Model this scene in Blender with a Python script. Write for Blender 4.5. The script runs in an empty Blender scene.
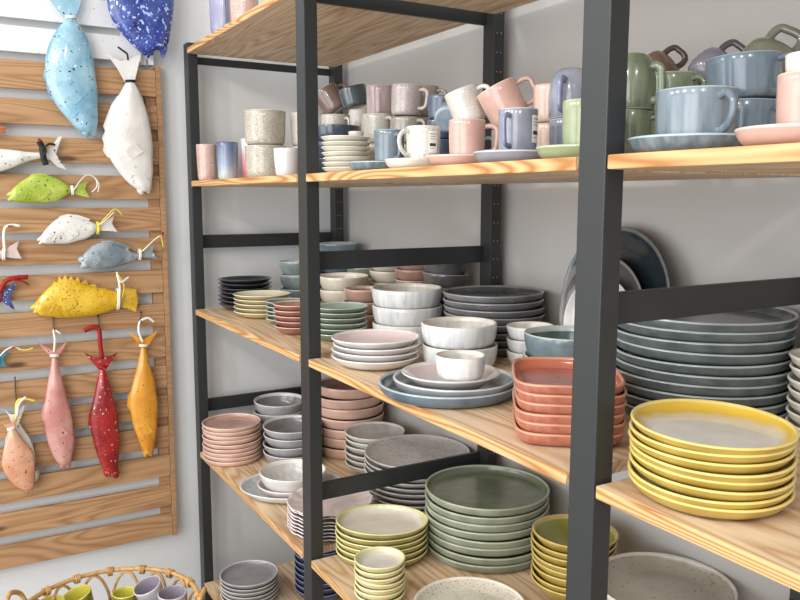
import bpy, bmesh, math, random
from mathutils import Vector, Matrix
random.seed(7)
PI = math.pi
SC = bpy.context.scene
COL = SC.collection

# ------------------------------------------------------------------ camera
CAM = Vector((2.7508, -.7485, 1.5173)); YAW, PITCH, ROLL, FPX = 1.0431, -.1299, .0017, 783.6
FW = Vector((-math.sin(YAW)*math.cos(PITCH), math.cos(YAW)*math.cos(PITCH), math.sin(PITCH)))
_r = Vector((math.cos(YAW), math.sin(YAW), 0)); _u = _r.cross(FW)
RI = _r*math.cos(ROLL) + _u*math.sin(ROLL); UP = -_r*math.sin(ROLL) + _u*math.cos(ROLL)
cd = bpy.data.cameras.new('camera'); cam = bpy.data.objects.new('camera', cd); COL.objects.link(cam)
cd.sensor_width = 36; cd.lens = FPX/800*36; cd.clip_start = .02
m = Matrix((RI, UP, -FW)).transposed().to_4x4(); m.translation = CAM; cam.matrix_world = m
SC.camera = cam

def at(u, v, axis, val):
    """point of the plane axis=val seen at picture position u, v (used to measure the place)"""
    d = FW + RI*((u-400)/FPX) - UP*((v-300)/FPX)
    return CAM + d*((val-CAM[axis])/d[axis])

# ------------------------------------------------------------------ materials
def srgb(r, g, b):
    f = lambda c: (c/255/12.92) if c/255 <= .04045 else ((c/255+.055)/1.055)**2.4
    return (f(r), f(g), f(b), 1)

class NT:
    def __init__(s, name):
        s.m = bpy.data.materials.new(name); s.m.use_nodes = True; s.t = s.m.node_tree
        s.b = s.t.nodes['Principled BSDF']; s.co = s.t.nodes.new('ShaderNodeTexCoord').outputs['Object']
    def n(s, typ, **kw):
        nd = s.t.nodes.new(typ)
        for k, v in kw.items():
            if k.startswith('i_'):
                key = k[2:]; key = int(key) if key.isdigit() else key.replace('_', ' ')
                if hasattr(v, 'is_linked') or isinstance(v, bpy.types.NodeSocket): s.t.links.new(v, nd.inputs[key])
                else: nd.inputs[key].default_value = v
            else: setattr(nd, k, v)
        return nd
    def link(s, a, b): s.t.links.new(a, b)
    def mapping(s, scale, loc=(0, 0, 0), rot=(0, 0, 0), src=None):
        nd = s.n('ShaderNodeMapping'); s.link(src or s.co, nd.inputs['Vector'])
        nd.inputs['Scale'].default_value = scale; nd.inputs['Location'].default_value = loc; nd.inputs['Rotation'].default_value = rot
        return nd.outputs[0]
    def noise(s, vec, scale, detail=2., dist=0., rough=.5):
        nd = s.n('ShaderNodeTexNoise'); s.link(vec, nd.inputs['Vector'])
        nd.inputs['Scale'].default_value = scale; nd.inputs['Detail'].default_value = detail
        nd.inputs['Distortion'].default_value = dist; nd.inputs['Roughness'].default_value = rough
        return nd.outputs[0]
    def math(s, op, a, b=0., c=None):
        nd = s.n('ShaderNodeMath', operation=op)
        for i, x in enumerate((a, b, c)):
            if x is None: continue
            if isinstance(x, (int, float)): nd.inputs[i].default_value = x
            else: s.link(x, nd.inputs[i])
        return nd.outputs[0]
    def ramp(s, fac, stops):
        nd = s.n('ShaderNodeValToRGB'); s.link(fac, nd.inputs[0]); e = nd.color_ramp.elements
        while len(e) < len(stops): e.new(.5)
        for k, (p, c) in enumerate(stops): e[k].position = p; e[k].color = c if len(c) == 4 else (*c, 1)
        return nd.outputs[0]
    def mix(s, fac, a, b):
        nd = s.n('ShaderNodeMix', data_type='RGBA')
        for i, x in ((0, fac), (6, a), (7, b)):
            if isinstance(x, bpy.types.NodeSocket): s.link(x, nd.inputs[i])
            else: nd.inputs[i].default_value = x
        return nd.outputs[2]
    def bump(s, h, strength=.3, dist=.002):
        nd = s.n('ShaderNodeBump'); s.link(h, nd.inputs['Height'])
        nd.inputs['Strength'].default_value = strength; nd.inputs['Distance'].default_value = dist
        s.link(nd.outputs[0], s.b.inputs['Normal'])
    def color(s, c):
        if isinstance(c, bpy.types.NodeSocket): s.link(c, s.b.inputs['Base Color'])
        else: s.b.inputs['Base Color'].default_value = c
    def set(s, rough=.5, coat=0., spec=.5, metal=0.):
        s.b.inputs['Roughness'].default_value = rough; s.b.inputs['Coat Weight'].default_value = coat
        s.b.inputs['Coat Roughness'].default_value = .06
        s.b.inputs['Specular IOR Level'].default_value = spec; s.b.inputs['Metallic'].default_value = metal
        return s.m

def mute(c, k=.74):
    l = .3*c[0]+.59*c[1]+.11*c[2]; return tuple((l+(x-l)*k)*.965 for x in c)

def glaze(name, c1, c2=None, speck=None, sscale=220., samt=.12, streak=False, rough=.22, vscale=18., grad=None):
    """fired glaze: c1 clouded with c2, optional speckles, vertical streaks, or a centre-to-rim gradient (r0, r1, rim colour)"""
    t = NT(name); c2 = srgb(*mute(c2)) if c2 else srgb(*mute([min(250, x*1.08) for x in c1])); c1 = srgb(*mute(c1))
    if streak: v = t.mapping((1, 1, .13)); f = t.noise(v, 70., 3.)
    else: f = t.noise(t.co, vscale, 3.)
    f = t.ramp(f, [(.36, (0, 0, 0)), (.64, (1, 1, 1))])
    c = t.mix(f, c1, c2)
    if grad:
        r0, r1, rc = grad
        sep = t.n('ShaderNodeSeparateXYZ'); t.link(t.co, sep.inputs[0])
        rr = t.math('SQRT', t.math('ADD', t.math('POWER', sep.outputs[0], 2.), t.math('POWER', sep.outputs[1], 2.)))
        nz = t.noise(t.co, 30., 3.)
        rr = t.math('ADD', rr, t.math('MULTIPLY', t.math('SUBTRACT', nz, .5), (r1-r0)*.9))
        g = t.math('DIVIDE', t.math('SUBTRACT', rr, r0), (r1-r0))
        c = t.mix(t.ramp(g, [(0, (0, 0, 0)), (1, (1, 1, 1))]), c, srgb(*mute(rc, .9)))
    if speck:
        s1 = t.noise(t.co, sscale*1.7, 2.)
        s1 = t.ramp(s1, [(.70-samt*.7-.05, (0, 0, 0)), (.70-samt*.7, (1, 1, 1))])
        c = t.mix(t.math('MULTIPLY', s1, .75), c, srgb(*speck))
    t.color(c)
    return t.set(rough, .35)

def wood(name, dark, light, axis='x', knots=.28, contrast=1., rough=.55, seed=0., ring=9.):
    t = NT(name)
    sc = {'x': (.55, 5.5, 5.5), 'y': (5.5, .55, 5.5)}[axis]
    v = t.mapping(sc, loc=(seed, seed*1.7, seed*.6))
    n1 = t.noise(v, 1.35, 2., .3)
    rings = t.math('PINGPONG', t.math('MULTIPLY', n1, ring*1.6), .5)
    rings = t.math('MULTIPLY', rings, 2.)
    sc2 = {'x': (3., 160., 160.), 'y': (160., 3., 160.)}[axis]
    fib = t.noise(t.mapping(sc2), 1., 2.)
    f = t.math('ADD', t.math('MULTIPLY', t.math('POWER', rings, 1.6), .62*contrast), t.math('MULTIPLY', fib, .42))
    c = t.ramp(f, [(.12, srgb(*light)), (.88, srgb(*dark))])
    big = t.noise(t.mapping({'x': (.8, 3., 3.), 'y': (3., .8, 3.)}[axis], loc=(3+seed, 1, 2)), 1.5, 1.)
    c = t.mix(t.math('MULTIPLY', big, .35), c, srgb(*[x*.82 for x in dark]))
    if knots:
        ks = {'x': (2.6, 8., 8.), 'y': (8., 2.6, 8.)}[axis]
        vo = t.n('ShaderNodeTexVoronoi'); t.link(t.mapping(ks, loc=(seed*2, .3, .1)), vo.inputs['Vector']); vo.inputs['Scale'].default_value = 1.1
        k = t.ramp(vo.outputs['Distance'], [(.05, (1, 1, 1)), (.11, (0, 0, 0))])
        sepc = t.n('ShaderNodeSeparateColor'); t.link(vo.outputs['Color'], sepc.inputs[0])
        sel = t.math('GREATER_THAN', sepc.outputs[0], 1-knots)
        c = t.mix(t.math('MULTIPLY', t.math('MULTIPLY', k, sel), .8), c, srgb(dark[0]*.42, dark[1]*.34, dark[2]*.3))
    t.color(c); t.bump(fib, .12, .001)
    return t.set(rough, 0., .4)

M = {}
t = NT('pine'); M['pine'] = wood('pale_pine', (190, 150, 108), (238, 218, 188), 'x', .28, 1., .5, 0., 11.)
M['pine_edge'] = wood('pine_edge', (176, 122, 68), (230, 196, 142), 'x', False, 1.3, .5, 4., 24.)
M['slat'] = wood('brown_slat', (146, 104, 66), (200, 160, 118), 'y', .6, .8, .55, 1.3, 11.)
M['slat2'] = wood('brown_stile', (150, 112, 78), (190, 150, 112), 'y', False, .7, .55, 5., 12.)
t = NT('white_paint'); sp = t.ramp(t.noise(t.co, 90., 1.), [(.25, (.6, .6, .6)), (.28, (0, 0, 0))])
t.color(t.mix(sp, srgb(226, 228, 230), srgb(120, 118, 112))); M['white_paint'] = t.set(.5)
t = NT('steel'); n_ = t.noise(t.co, 160., 2.); t.color(t.mix(n_, srgb(40, 43, 44), srgb(47, 50, 51))); t.bump(n_, .08, .0005); M['steel'] = t.set(.42, 0, .45)
t = NT('screw'); t.color(srgb(190, 190, 188)); M['screw'] = t.set(.35, 0, .5, .8)
def wallmat(name, a, b):
    t = NT(name); n1 = t.noise(t.co, 1.2, 3.); n2 = t.noise(t.co, 240., 2.)
    t.color(t.mix(n1, srgb(*a), srgb(*b))); t.bump(n2, .05, .0008); return t.set(.42, 0, .45)
M['wall_left'] = wallmat('cool_grey_wall', (222, 225, 226), (228, 230, 231))
M['wall_back'] = wallmat('shaded_grey_wall', (184, 182, 179), (190, 188, 185))  # shade of the back wall put into its colour, darker than the left wall
t = NT('floor'); n1 = t.noise(t.co, 6., 4.); t.color(t.mix(n1, srgb(150, 146, 140), srgb(170, 166, 160))); M['floor'] = t.set(.4)
M['rattan'] = wood('rattan', (168, 118, 62), (222, 182, 122), 'x', False, .6, .45, 2., 10.)
t = NT('ribbon_white'); t.color(srgb(235, 232, 224)); M['rib_white'] = t.set(.6)
t = NT('ribbon_yellow'); t.color(srgb(238, 222, 90)); M['rib_yellow'] = t.set(.6)
t = NT('ribbon_red'); t.color(srgb(150, 16, 22)); M['rib_red'] = t.set(.6)
t = NT('ribbon_black'); t.color(srgb(20, 20, 22)); M['rib_black'] = t.set(.6)
t = NT('hook_metal'); t.color(srgb(90, 88, 86)); M['hook'] = t.set(.3, 0, .5, .9)
t = NT('label_paper'); t.color(srgb(238, 238, 236)); M['paper'] = t.set(.6)
t = NT('label_ink'); t.color(srgb(60, 60, 64)); M['ink'] = t.set(.6)

# ------------------------------------------------------------------ mesh helpers
def obj(name, bm, mats, parent=None, smooth=False, loc=None):
    me = bpy.data.meshes.new(name); bm.normal_update(); bm.to_mesh(me); bm.free()
    for k in (mats if isinstance(mats, (list, tuple)) else [mats]): me.materials.append(k)
    if smooth:
        for p in me.polygons: p.use_smooth = True
    o = bpy.data.objects.new(name, me); COL.objects.link(o)
    if parent: o.parent = parent
    if loc is not None: o.location = loc
    return o

def tag(o, label=None, cat=None, group=None, kind=None):
    if label: o['label'] = label
    if cat: o['category'] = cat
    if group: o['group'] = group
    if kind: o['kind'] = kind
    return o

def empty(name, loc=(0, 0, 0)):
    o = bpy.data.objects.new(name, None); COL.objects.link(o); o.location = loc; o.empty_display_size = .05
    return o

def box(bm, x0, x1, y0, y1, z0, z1, bevel=0., mi=0):
    r = bmesh.ops.create_cube(bm, size=1)
    for v in r['verts']:
        v.co = Vector(((x0+x1)/2+v.co.x*(x1-x0), (y0+y1)/2+v.co.y*(y1-y0), (z0+z1)/2+v.co.z*(z1-z0)))
    fs = {f for v in r['verts'] for f in v.link_faces}
    for f in fs: f.material_index = mi
    if bevel:
        es = list({e for v in r['verts'] for e in v.link_edges})
        bmesh.ops.bevel(bm, geom=es, offset=bevel, segments=2, affect='EDGES', profile=.6, clamp_overlap=True)

def tube(bm, pts, rad, seg=8, closed=False, flat=1., mi=0):
    """round rod along pts; flat < 1 squashes it to a strap"""
    pts = [Vector(p) for p in pts]; n = len(pts); rings = []; prev = None
    for i, p in enumerate(pts):
        a = pts[(i-1) % n] if (closed or i > 0) else p; b = pts[(i+1) % n] if (closed or i < n-1) else p
        d = (b-a).normalized()
        if prev is None:
            ref = Vector((0, 0, 1)) if abs(d.z) < .9 else Vector((1, 0, 0)); u = d.cross(ref).normalized()
        else: u = (prev - d*prev.dot(d)).normalized()
        prev = u; w = d.cross(u)
        r = rad[i] if isinstance(rad, (list, tuple)) else rad
        rings.append([bm.verts.new(p + u*math.cos(k*2*PI/seg)*r + w*math.sin(k*2*PI/seg)*r*flat) for k in range(seg)])
    m_ = n if closed else n-1
    for i in range(m_):
        A, B = rings[i], rings[(i+1) % n]
        for k in range(seg):
            f = bm.faces.new((A[k], A[(k+1) % seg], B[(k+1) % seg], B[k])); f.material_index = mi; f.smooth = True
    if not closed:
        for R_, fl in ((rings[0], True), (rings[-1], False)):
            f = bm.faces.new(R_[::-1] if fl else R_); f.material_index = mi

def spline(pts, k=6):
    pts = [Vector(p) for p in pts]; out = []
    P = [pts[0]] + pts + [pts[-1]]
    for i in range(1, len(P)-2):
        for j in range(k):
            s = j/k; a, b, c, d = P[i-1], P[i], P[i+1], P[i+2]
            out.append(.5*((2*b)+(-a+c)*s+(2*a-5*b+4*c-d)*s*s+(-a+3*b-3*c+d)*s**3))
    out.append(pts[-1]); return out

def ring_shape(shape, th):
    """unit outline radius factor at angle th -> (x, y, z lift factor)"""
    c, s = math.cos(th), math.sin(th)
    if shape is None: return c, s, 0.
    if shape[0] == 'oval': return c, s*shape[1], 0.
    if shape[0] == 'rect':
        p = 4.6; k = (abs(c)**p+abs(s)**p)**(-1/p); return c*k, s*k*shape[1], 0.
    if shape[0] == 'scallop':
        k = 1+.014*math.cos(shape[1]*th); return c*k, s*k, .016*math.cos(shape[1]*th+.8)
    return c, s, 0.

def dish_bm(R, h, kb, v=.8, t=.0045, shape=None, seg=56, well=.55, rimw=None, rimh=0.):
    """plate or bowl: outside wall slot 0, inside slot 1, rim line slot 2. v: 1 steep rounded wall, 0 straight flare"""
    bm = bmesh.new(); prof = []
    rb = kb*R
    prof.append((0, .0012, 0)); prof.append((rb*.86, .0012, 0)); prof.append((rb*.9, 0, 0)); prof.append((rb*.98, 0, 0))
    N = 7
    def wall(s):
        q = s*PI/2
        e = 1-.45*max(0, (v-.6)/.4)
        r = v*math.sin(q)**e+(1-v)*s; z = v*(1-math.cos(q))+(1-v)*s
        return rb+(R-rb)*r, h*z
    for i in range(1, N+1): prof.append((*wall(i/N), 0))
    rt, zt = prof[-1][0], prof[-1][1]
    prof[-1] = (rt, zt-t*.45, 0)
    prof.append((rt-t*.18, zt-t*.08, 2)); prof.append((rt-t*.55, zt, 2)); prof.append((rt-t*.9, zt-t*.15, 2))
    for i in range(N-1, 0, -1):
        r, z = wall(i/N); prof.append((r-t*.9, z+t*.65*(1-i/N)+.0002, 1))
    prof.append((rb*.93, t*1.0, 1)); prof.append((rb*.6, t*.9, 1)); prof.append((0, t*.9, 1))
    rings = []
    for (r, z, mi) in prof:
        if r < 1e-6: rings.append([bm.verts.new((0, 0, z))]); continue
        row = []
        for k in range(seg):
            x, y, dz = ring_shape(shape, k*2*PI/seg)
            if shape and shape[0] == 'scallop':
                w = (r/R)**3; cth, sth = math.cos(k*2*PI/seg), math.sin(k*2*PI/seg)
                row.append(bm.verts.new((r*(cth*(1-w)+x*w), r*(sth*(1-w)+y*w), z+dz*R*w)))
            else: row.append(bm.verts.new((r*x, r*y, z)))
        rings.append(row)
    for i in range(len(rings)-1):
        A, B = rings[i], rings[i+1]; mi = prof[i+1][2]
        if prof[i][2] == 2 and mi == 1: mi = 2
        for k in range(seg):
            k2 = (k+1) % seg
            if len(A) == 1: f = bm.faces.new((A[0], B[k2], B[k]))
            elif len(B) == 1: f = bm.faces.new((A[k], A[k2], B[0]))
            else: f = bm.faces.new((A[k], A[k2], B[k2], B[k]))
            f.material_index = mi; f.smooth = True
    bmesh.ops.recalc_face_normals(bm, faces=bm.faces)
    return bm

def ordinal(i, n):
    w = ['topmost', 'second from top', 'third from top', 'fourth from top', 'fifth from top', 'sixth from top',
         'seventh from top', 'eighth from top', 'ninth from top']
    if i == n-1: return 'lowest'
    if n > 4 and i == n-2: return 'second from bottom'
    return w[i]

def stack(name, cat, desc, place, group, x, y, z, R, H, n, kb, mats, v=.8, ratio=1.6, t=.0045, shape=None, rot=0., seg=56, jit=.0016, tilt=.7, top=None):
    """n nested pieces filling height H; each piece is its own object"""
    pitch = H/(n-1+ratio); h = pitch*ratio if n > 1 else H
    first = None
    for i in range(n):                       # i = 0 is the lowest
        if first is None:
            o = obj(name, dish_bm(R, h, kb, v, t, shape, seg), mats); first = o
        else:
            o = first.copy(); COL.objects.link(o)
        o.location = (x+random.uniform(-jit, jit)*(i > 0), y+random.uniform(-jit, jit)*(i > 0), z+.0006+i*pitch)
        a = math.radians(tilt)*(i > 0)
        o.rotation_euler = (random.uniform(-a, a), random.uniform(-a, a), rot if shape else random.uniform(0, 6.28))
        if n == 1: lab = f'{desc} {place}'
        else: lab = f'{desc}, {ordinal(n-1-i, n)} in the {place}'
        tag(o, lab, cat, group if n > 1 else None)
    return first

# ------------------------------------------------------------------ the room
Z = [0, 2.0127, 1.5728, 1.1299, .6161, .1211]     # shelf top heights, top shelf first
L = [0., .9763, 1.945, 2.915]                      # left sides of the post frames
PW, PD, DEP, ST = .05, .0337, .577, .0189
WX, WY = -.045, .605
bm = bmesh.new(); box(bm, WX-.1, WX, -4.2, WY+.1, 0, 2.9); tag(obj('wall_left', bm, M['wall_left']), kind='structure')
bm = bmesh.new(); box(bm, WX, 4.6, WY, WY+.1, 0, 2.9); tag(obj('wall_back', bm, M['wall_back']), kind='structure')
bm = bmesh.new(); box(bm, WX-.1, 4.6, -4.2, WY+.1, -.08, 0); tag(obj('floor', bm, M['floor']), kind='structure')

# ------------------------------------------------------------------ the shelving
rack = tag(empty('shelving_unit', (0, 0, 0)), 'black steel shelving unit with pale pine boards standing against the grey wall', 'shelves')
TOPZ = 2.032
for i, x in enumerate(L):
    tall = 2.032 if i == 0 else 2.5
    for y0 in (0, DEP-PD):
        bm = bmesh.new(); box(bm, x, x+PW, y0, y0+PD, 0, tall, .002)
        o = obj('post', bm, M['steel'], rack)
        if y0 > 0:                              # holes up the face that looks along the bay
            b2 = bmesh.new(); zz = .3
            while zz < tall-.1:
                for yy in (y0+.009, y0+.022):
                    r = bmesh.ops.create_cone(b2, cap_ends=True, segments=8, radius1=.0016, radius2=.0016, depth=.0012)
                    bmesh.ops.rotate(b2, verts=r['verts'], cent=(0, 0, 0), matrix=Matrix.Rotation(PI/2, 3, 'Y'))
                    bmesh.ops.translate(b2, verts=r['verts'], vec=(x+PW+.0003, yy, zz))
                zz += .05
            obj('screw', b2, M['screw'], o)
    for zb in ((2.0185 if i == 0 else 2.024), 1.3856, .795):
        bm = bmesh.new(); bz = .046
        box(bm, x+.004, x+.0147, PD-.002, DEP-PD+.002, zb-bz-(0.004 if zb > 2 else 0), zb if zb < 2 or i else 1.993, .001)
        obj('side_rail', bm, M['steel'], rack)
for s in range(1, 6):
    for b in range(3):
        x0, x1 = L[b]+PW+.006, L[b+1]-.002
        bm = bmesh.new(); box(bm, x0, x1, -.0035, .543, Z[s]-ST, Z[s], .0025)
        bm.faces.ensure_lookup_table()
        for f in bm.faces:
            c = f.calc_center_median()
            if f.normal.y < -.5 or (c.y < .0): f.material_index = 1
        # groove of the tongue-and-groove joint along the front edge and between the glued staves
        o = obj('shelf_board', bm, [M['pine'], M['pine_edge']], rack)
        o.location = (0, 0, 0)

# ------------------------------------------------------------------ slatted panels on the left wall
panel = tag(empty('slatted_panel', (WX+.003, -.6, .3)), 'brown wooden slatted panel with fish ornaments hung on it', 'wall panel')
def child_box(name, parent, mat, dims, bev=.0015, mats=None):
    bm = bmesh.new(); box(bm, *dims, bev)
    o = obj(name, bm, mat); o.parent = parent; o.matrix_parent_inverse = Matrix.Translation(-Vector(parent.location)); return o
tops = [1.938, 1.822, 1.706, 1.588, 1.482, 1.38, 1.268, 1.150, 1.040, .929, .823, .713, .606, .494, .385]
bm = bmesh.new()
for k, zt in enumerate(tops): box(bm, -.018, -.002, -1.5, -.096, zt-(.086 if k == 0 else .078), zt, .0015)
o = obj('slat_panel', bm, M['slat']); o.parent = panel; o.matrix_parent_inverse = Matrix.Translation(-Vector(panel.location))
child_box('stile', panel, M['slat2'], (WX+.003, -.018, -.128, -.0955, .303, 1.945))
child_box('stile', panel, M['slat2'], (WX+.003, -.018, -1.5, -1.44, .303, 1.945))
child_box('edge_strip', panel, M['slat2'], (WX+.003, -.001, -.095, -.078, .300, 1.953))
bm = bmesh.new()
for k, zt in enumerate(tops):
    for dz in (-.016, -.062):
        r = bmesh.ops.create_cone(bm, cap_ends=True, segments=8, radius1=.003, radius2=.003, depth=.0012)
        bmesh.ops.rotate(bm, verts=r['verts'], cent=(0, 0, 0), matrix=Matrix.Rotation(PI/2, 3, 'Y'))
        bmesh.ops.translate(bm, verts=r['verts'], vec=(-.0015, -.112, zt+dz))
o = obj('screw', bm, M['screw']); o.parent = panel; o.matrix_parent_inverse = Matrix.Translation(-Vector(panel.location))

wpanel = tag(empty('slatted_panel', (WX+.003, -.6, 1.96)), 'white painted slatted panel with grey flecks above the brown one', 'wall panel')
bm = bmesh.new()
for zt, zb in ((2.26, 2.175), (2.145, 2.063), (2.040, 1.962)): box(bm, -.018, -.002, -1.5, -.14, zb, zt, .0015)
o = obj('slat_panel', bm, M['white_paint']); o.parent = wpanel; o.matrix_parent_inverse = Matrix.Translation(-Vector(wpanel.location))
child_box('stile', wpanel, M['white_paint'], (WX+.003, -.018, -.20, -.12, 1.956, 2.4))
child_box('edge_strip', wpanel, M['white_paint'], (WX+.003, -.002, -.116, -.100, 1.956, 2.4))
child_box('stile', wpanel, M['white_paint'], (WX+.003, -.018, -1.5, -1.44, 1.956, 2.4))

# ------------------------------------------------------------------ ceramic fish
def outline(pts, X):
    return [at(u, v, 0, X) for u, v in pts]

def fish(label, st, tail, mat, X=.020, depth=.016, band=None, eye=None, ribbon=None, hook=None, fin=None, name='ceramic_fish', spiky=None, mouth=True, ridge=True):
    """st: (edge, edge) pairs from tail root to snout, tail: outline of the tail fin; all lie in the plane of the panel"""
    A = spline([at(*a, 0, X) for a, b in st], 5); B = spline([at(*b, 0, X) for a, b in st], 5)
    c0 = at(*st[0][0], 0, X)
    root = empty(name, c0); tag(root, label, 'fish ornament', 'ceramic fish hung on the slatted panels')
    inv = Matrix.Translation(-c0)
    def add(nm, bm, mt, par=root, smooth=True):
        o = obj(nm, bm, mt, None, smooth); o.parent = root; o.matrix_parent_inverse = inv; return o
    def surf(P):
        best = None
        for a, b in zip(A, B):
            c = (a+b)/2; w = (b-a)/2; q = Vector((0, P.y-c.y, P.z-c.z)); wn = w.normalized(); al = q.dot(wn); off = (q-wn*al).length
            if best is None or off < best[0]: best = (off, abs(al)/max(w.length, 1e-4), min(depth, w.length*.75))
        return best[2]*max(0., 1-min(1., best[1])**2)**.4
    bm = bmesh.new(); rows = []; n = len(A); seg = 20
    for i, (a, b) in enumerate(zip(A, B)):
        c = (a+b)/2; w = (b-a)/2; hw = w.length; d = min(depth, hw*.75)
        s = i/(n-1)
        if s > .93: d *= max(.45, 1-(s-.93)*6)
        row = []
        for k in range(seg):
            th = k*2*PI/seg; cs, sn = math.cos(th), math.sin(th)
            e = abs(sn)**.8*(1 if sn > 0 else -1)
            up = d*e if sn > 0 else d*.75*e
            if ridge and sn > 0: up += .0022*math.exp(-((cs)/.10)**2)*min(1, hw/.02)     # spine line pressed into the clay
            row.append(bm.verts.new(c + w*cs + Vector((up, 0, 0))))
        rows.append(row)
    for i in range(n-1):
        for k in range(seg):
            k2 = (k+1) % seg; bm.faces.new((rows[i][k], rows[i][k2], rows[i+1][k2], rows[i+1][k]))
    bm.faces.new(rows[0][::-1]); bm.faces.new(rows[-1])
    bmesh.ops.recalc_face_normals(bm, faces=bm.faces)
    add('body', bm, mat)
    if mouth:                                # parted lips beyond the snout
        a, b = st[-1]; cu, cv = (a[0]+b[0])/2, (a[1]+b[1])/2; pa = st[-3]; du, dv = cu-(pa[0][0]+pa[1][0])/2, cv-(pa[0][1]+pa[1][1])/2
        q = math.hypot(du, dv); du /= q; dv /= q; w_ = math.hypot(a[0]-b[0], a[1]-b[1])
        bm = bmesh.new()
        for e, f_ in ((a, 1), (b, 1)):
            m1 = (cu+(e[0]-cu)*.55-du*5, cv+(e[1]-cv)*.55-dv*5); m2 = (e[0]*.8+cu*.2-du*1., e[1]*.8+cv*.2-dv*1.); m3 = (cu+(e[0]-cu)*.85+du*2.4, cv+(e[1]-cv)*.85+dv*2.4)
            rr = max(.0014, w_*.0008)
            tube(bm, spline([at(*m_, 0, X+.001) for m_ in (m1, m2, m3)], 3), [rr*2.]*3+[rr*1.7, rr*1.3]+[rr*.9, rr*.35], 8)
        add('lips', bm, mat)
    # tail fin
    if tail:
        bm = bmesh.new(); P = outline(tail, X)
        cen = sum(P, Vector())/len(P); fr = [bm.verts.new(p+Vector((.0035, 0, 0))) for p in P]; bk = [bm.verts.new(p-Vector((.0035, 0, 0))) for p in P]
        f1 = bm.faces.new(fr); f2 = bm.faces.new(bk[::-1]); q = len(P)
        for k in range(q): bm.faces.new((fr[k], bk[k], bk[(k+1) % q], fr[(k+1) % q]))
        bmesh.ops.recalc_face_normals(bm, faces=bm.faces)
        bmesh.ops.bevel(bm, geom=[e for e in bm.edges if e.calc_length() > .004], offset=.0016, segments=2, affect='EDGES', clamp_overlap=True)
        bmesh.ops.triangulate(bm, faces=[f for f in bm.faces if len(f.verts) > 4])
        add('tail', bm, mat, smooth=False)
    if band:
        a, b = [at(*p, 0, X) for p in band[:2]]; c = (a+b)/2; w = (b-a)/2; bm = bmesh.new()
        axis = Vector((1, 0, 0)).cross(w).normalized()
        for off in (-.003, .001):
            tube(bm, [c + w*1.15*math.cos(k*2*PI/16) + Vector((max(.007, w.length*.8)*math.sin(k*2*PI/16), 0, 0)) + axis*off for k in range(16)], .0028, 6, True)
        add('tail_band', bm, band[2])
    if eye:
        for (u, v, r) in [eye]:
            p = at(u, v, 0, X); p.x += surf(p); bm = bmesh.new()
            tube(bm, [p+Vector((0, math.cos(k*2*PI/14)*r, math.sin(k*2*PI/14)*r)) for k in range(14)], r*.3, 6, True)
            bmesh.ops.create_uvsphere(bm, u_segments=10, v_segments=8, radius=r*.66, matrix=Matrix.Translation(p))
            add('eye', bm, [mat])
            bm = bmesh.new(); bmesh.ops.create_uvsphere(bm, u_segments=10, v_segments=8, radius=r*.36, matrix=Matrix.Translation(p+Vector((r*.45, 0, 0))))
            add('pupil', bm, M['rib_black'])
        # gill cover: a curved ridge behind the head
        kk = int(n*.74); ga, gb = A[kk], B[kk]; back = ((A[kk-3]+B[kk-3])-(ga+gb))/2; pts = []
        for k in range(9):
            q = .16+.68*k/8; P = ga.lerp(gb, q)+back*math.sin((q-.16)/.68*PI)*.8; P.x += surf(P)-.0003; pts.append(P)
        bm = bmesh.new(); tube(bm, pts, .0018, 6); add('gill', bm, mat)
    if fin:
        P = outline(fin, X); bm = bmesh.new()
        for p_ in P: p_.x += surf(p_)
        fr = [bm.verts.new(p+Vector((.0035, 0, 0))) for p in P]; bk = [bm.verts.new(p-Vector((.004, 0, 0))) for p in P]
        bm.faces.new(fr); bm.faces.new(bk[::-1]); q = len(P)
        for k in range(q): bm.faces.new((fr[k], bk[k], bk[(k+1) % q], fr[(k+1) % q]))
        bmesh.ops.recalc_face_normals(bm, faces=bm.faces)
        add('fin', bm, mat, smooth=False)
    if spiky:
        P = outline(spiky, X); bm = bmesh.new()
        fr = [bm.verts.new(p+Vector((.004, 0, 0))) for p in P]; bk = [bm.verts.new(p-Vector((.004, 0, 0))) for p in P]
        bm.faces.new(fr); bm.faces.new(bk[::-1]); q = len(P)
        for k in range(q): bm.faces.new((fr[k], bk[k], bk[(k+1) % q], fr[(k+1) % q]))
        bmesh.ops.recalc_face_normals(bm, faces=bm.faces); bmesh.ops.triangulate(bm, faces=[f for f in bm.faces if len(f.verts) > 4])
        add('dorsal_fin', bm, mat, smooth=False)
    for rb in (ribbon or []):
        pts, mt, rad = rb; bm = bmesh.new()
        tube(bm, spline([at(u, v, 0, xx) for u, v, xx in pts], 5), rad*1.45, 6, flat=.5); add('ribbon', bm, mt)
    if hook:
        (u0, v0), (u1, v1) = hook; bm = bmesh.new(); a = at(u0, v0, 0, .006); b = at(u1, v1, 0, .012)
        tube(bm, spline([a+Vector((-.008, 0, 0)), a, (a+b)/2, b, b+Vector((.012, 0, -.003)), b+Vector((.016, 0, .008))], 4), .0022, 6); add('hook', bm, M['hook'])
    return root

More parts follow.
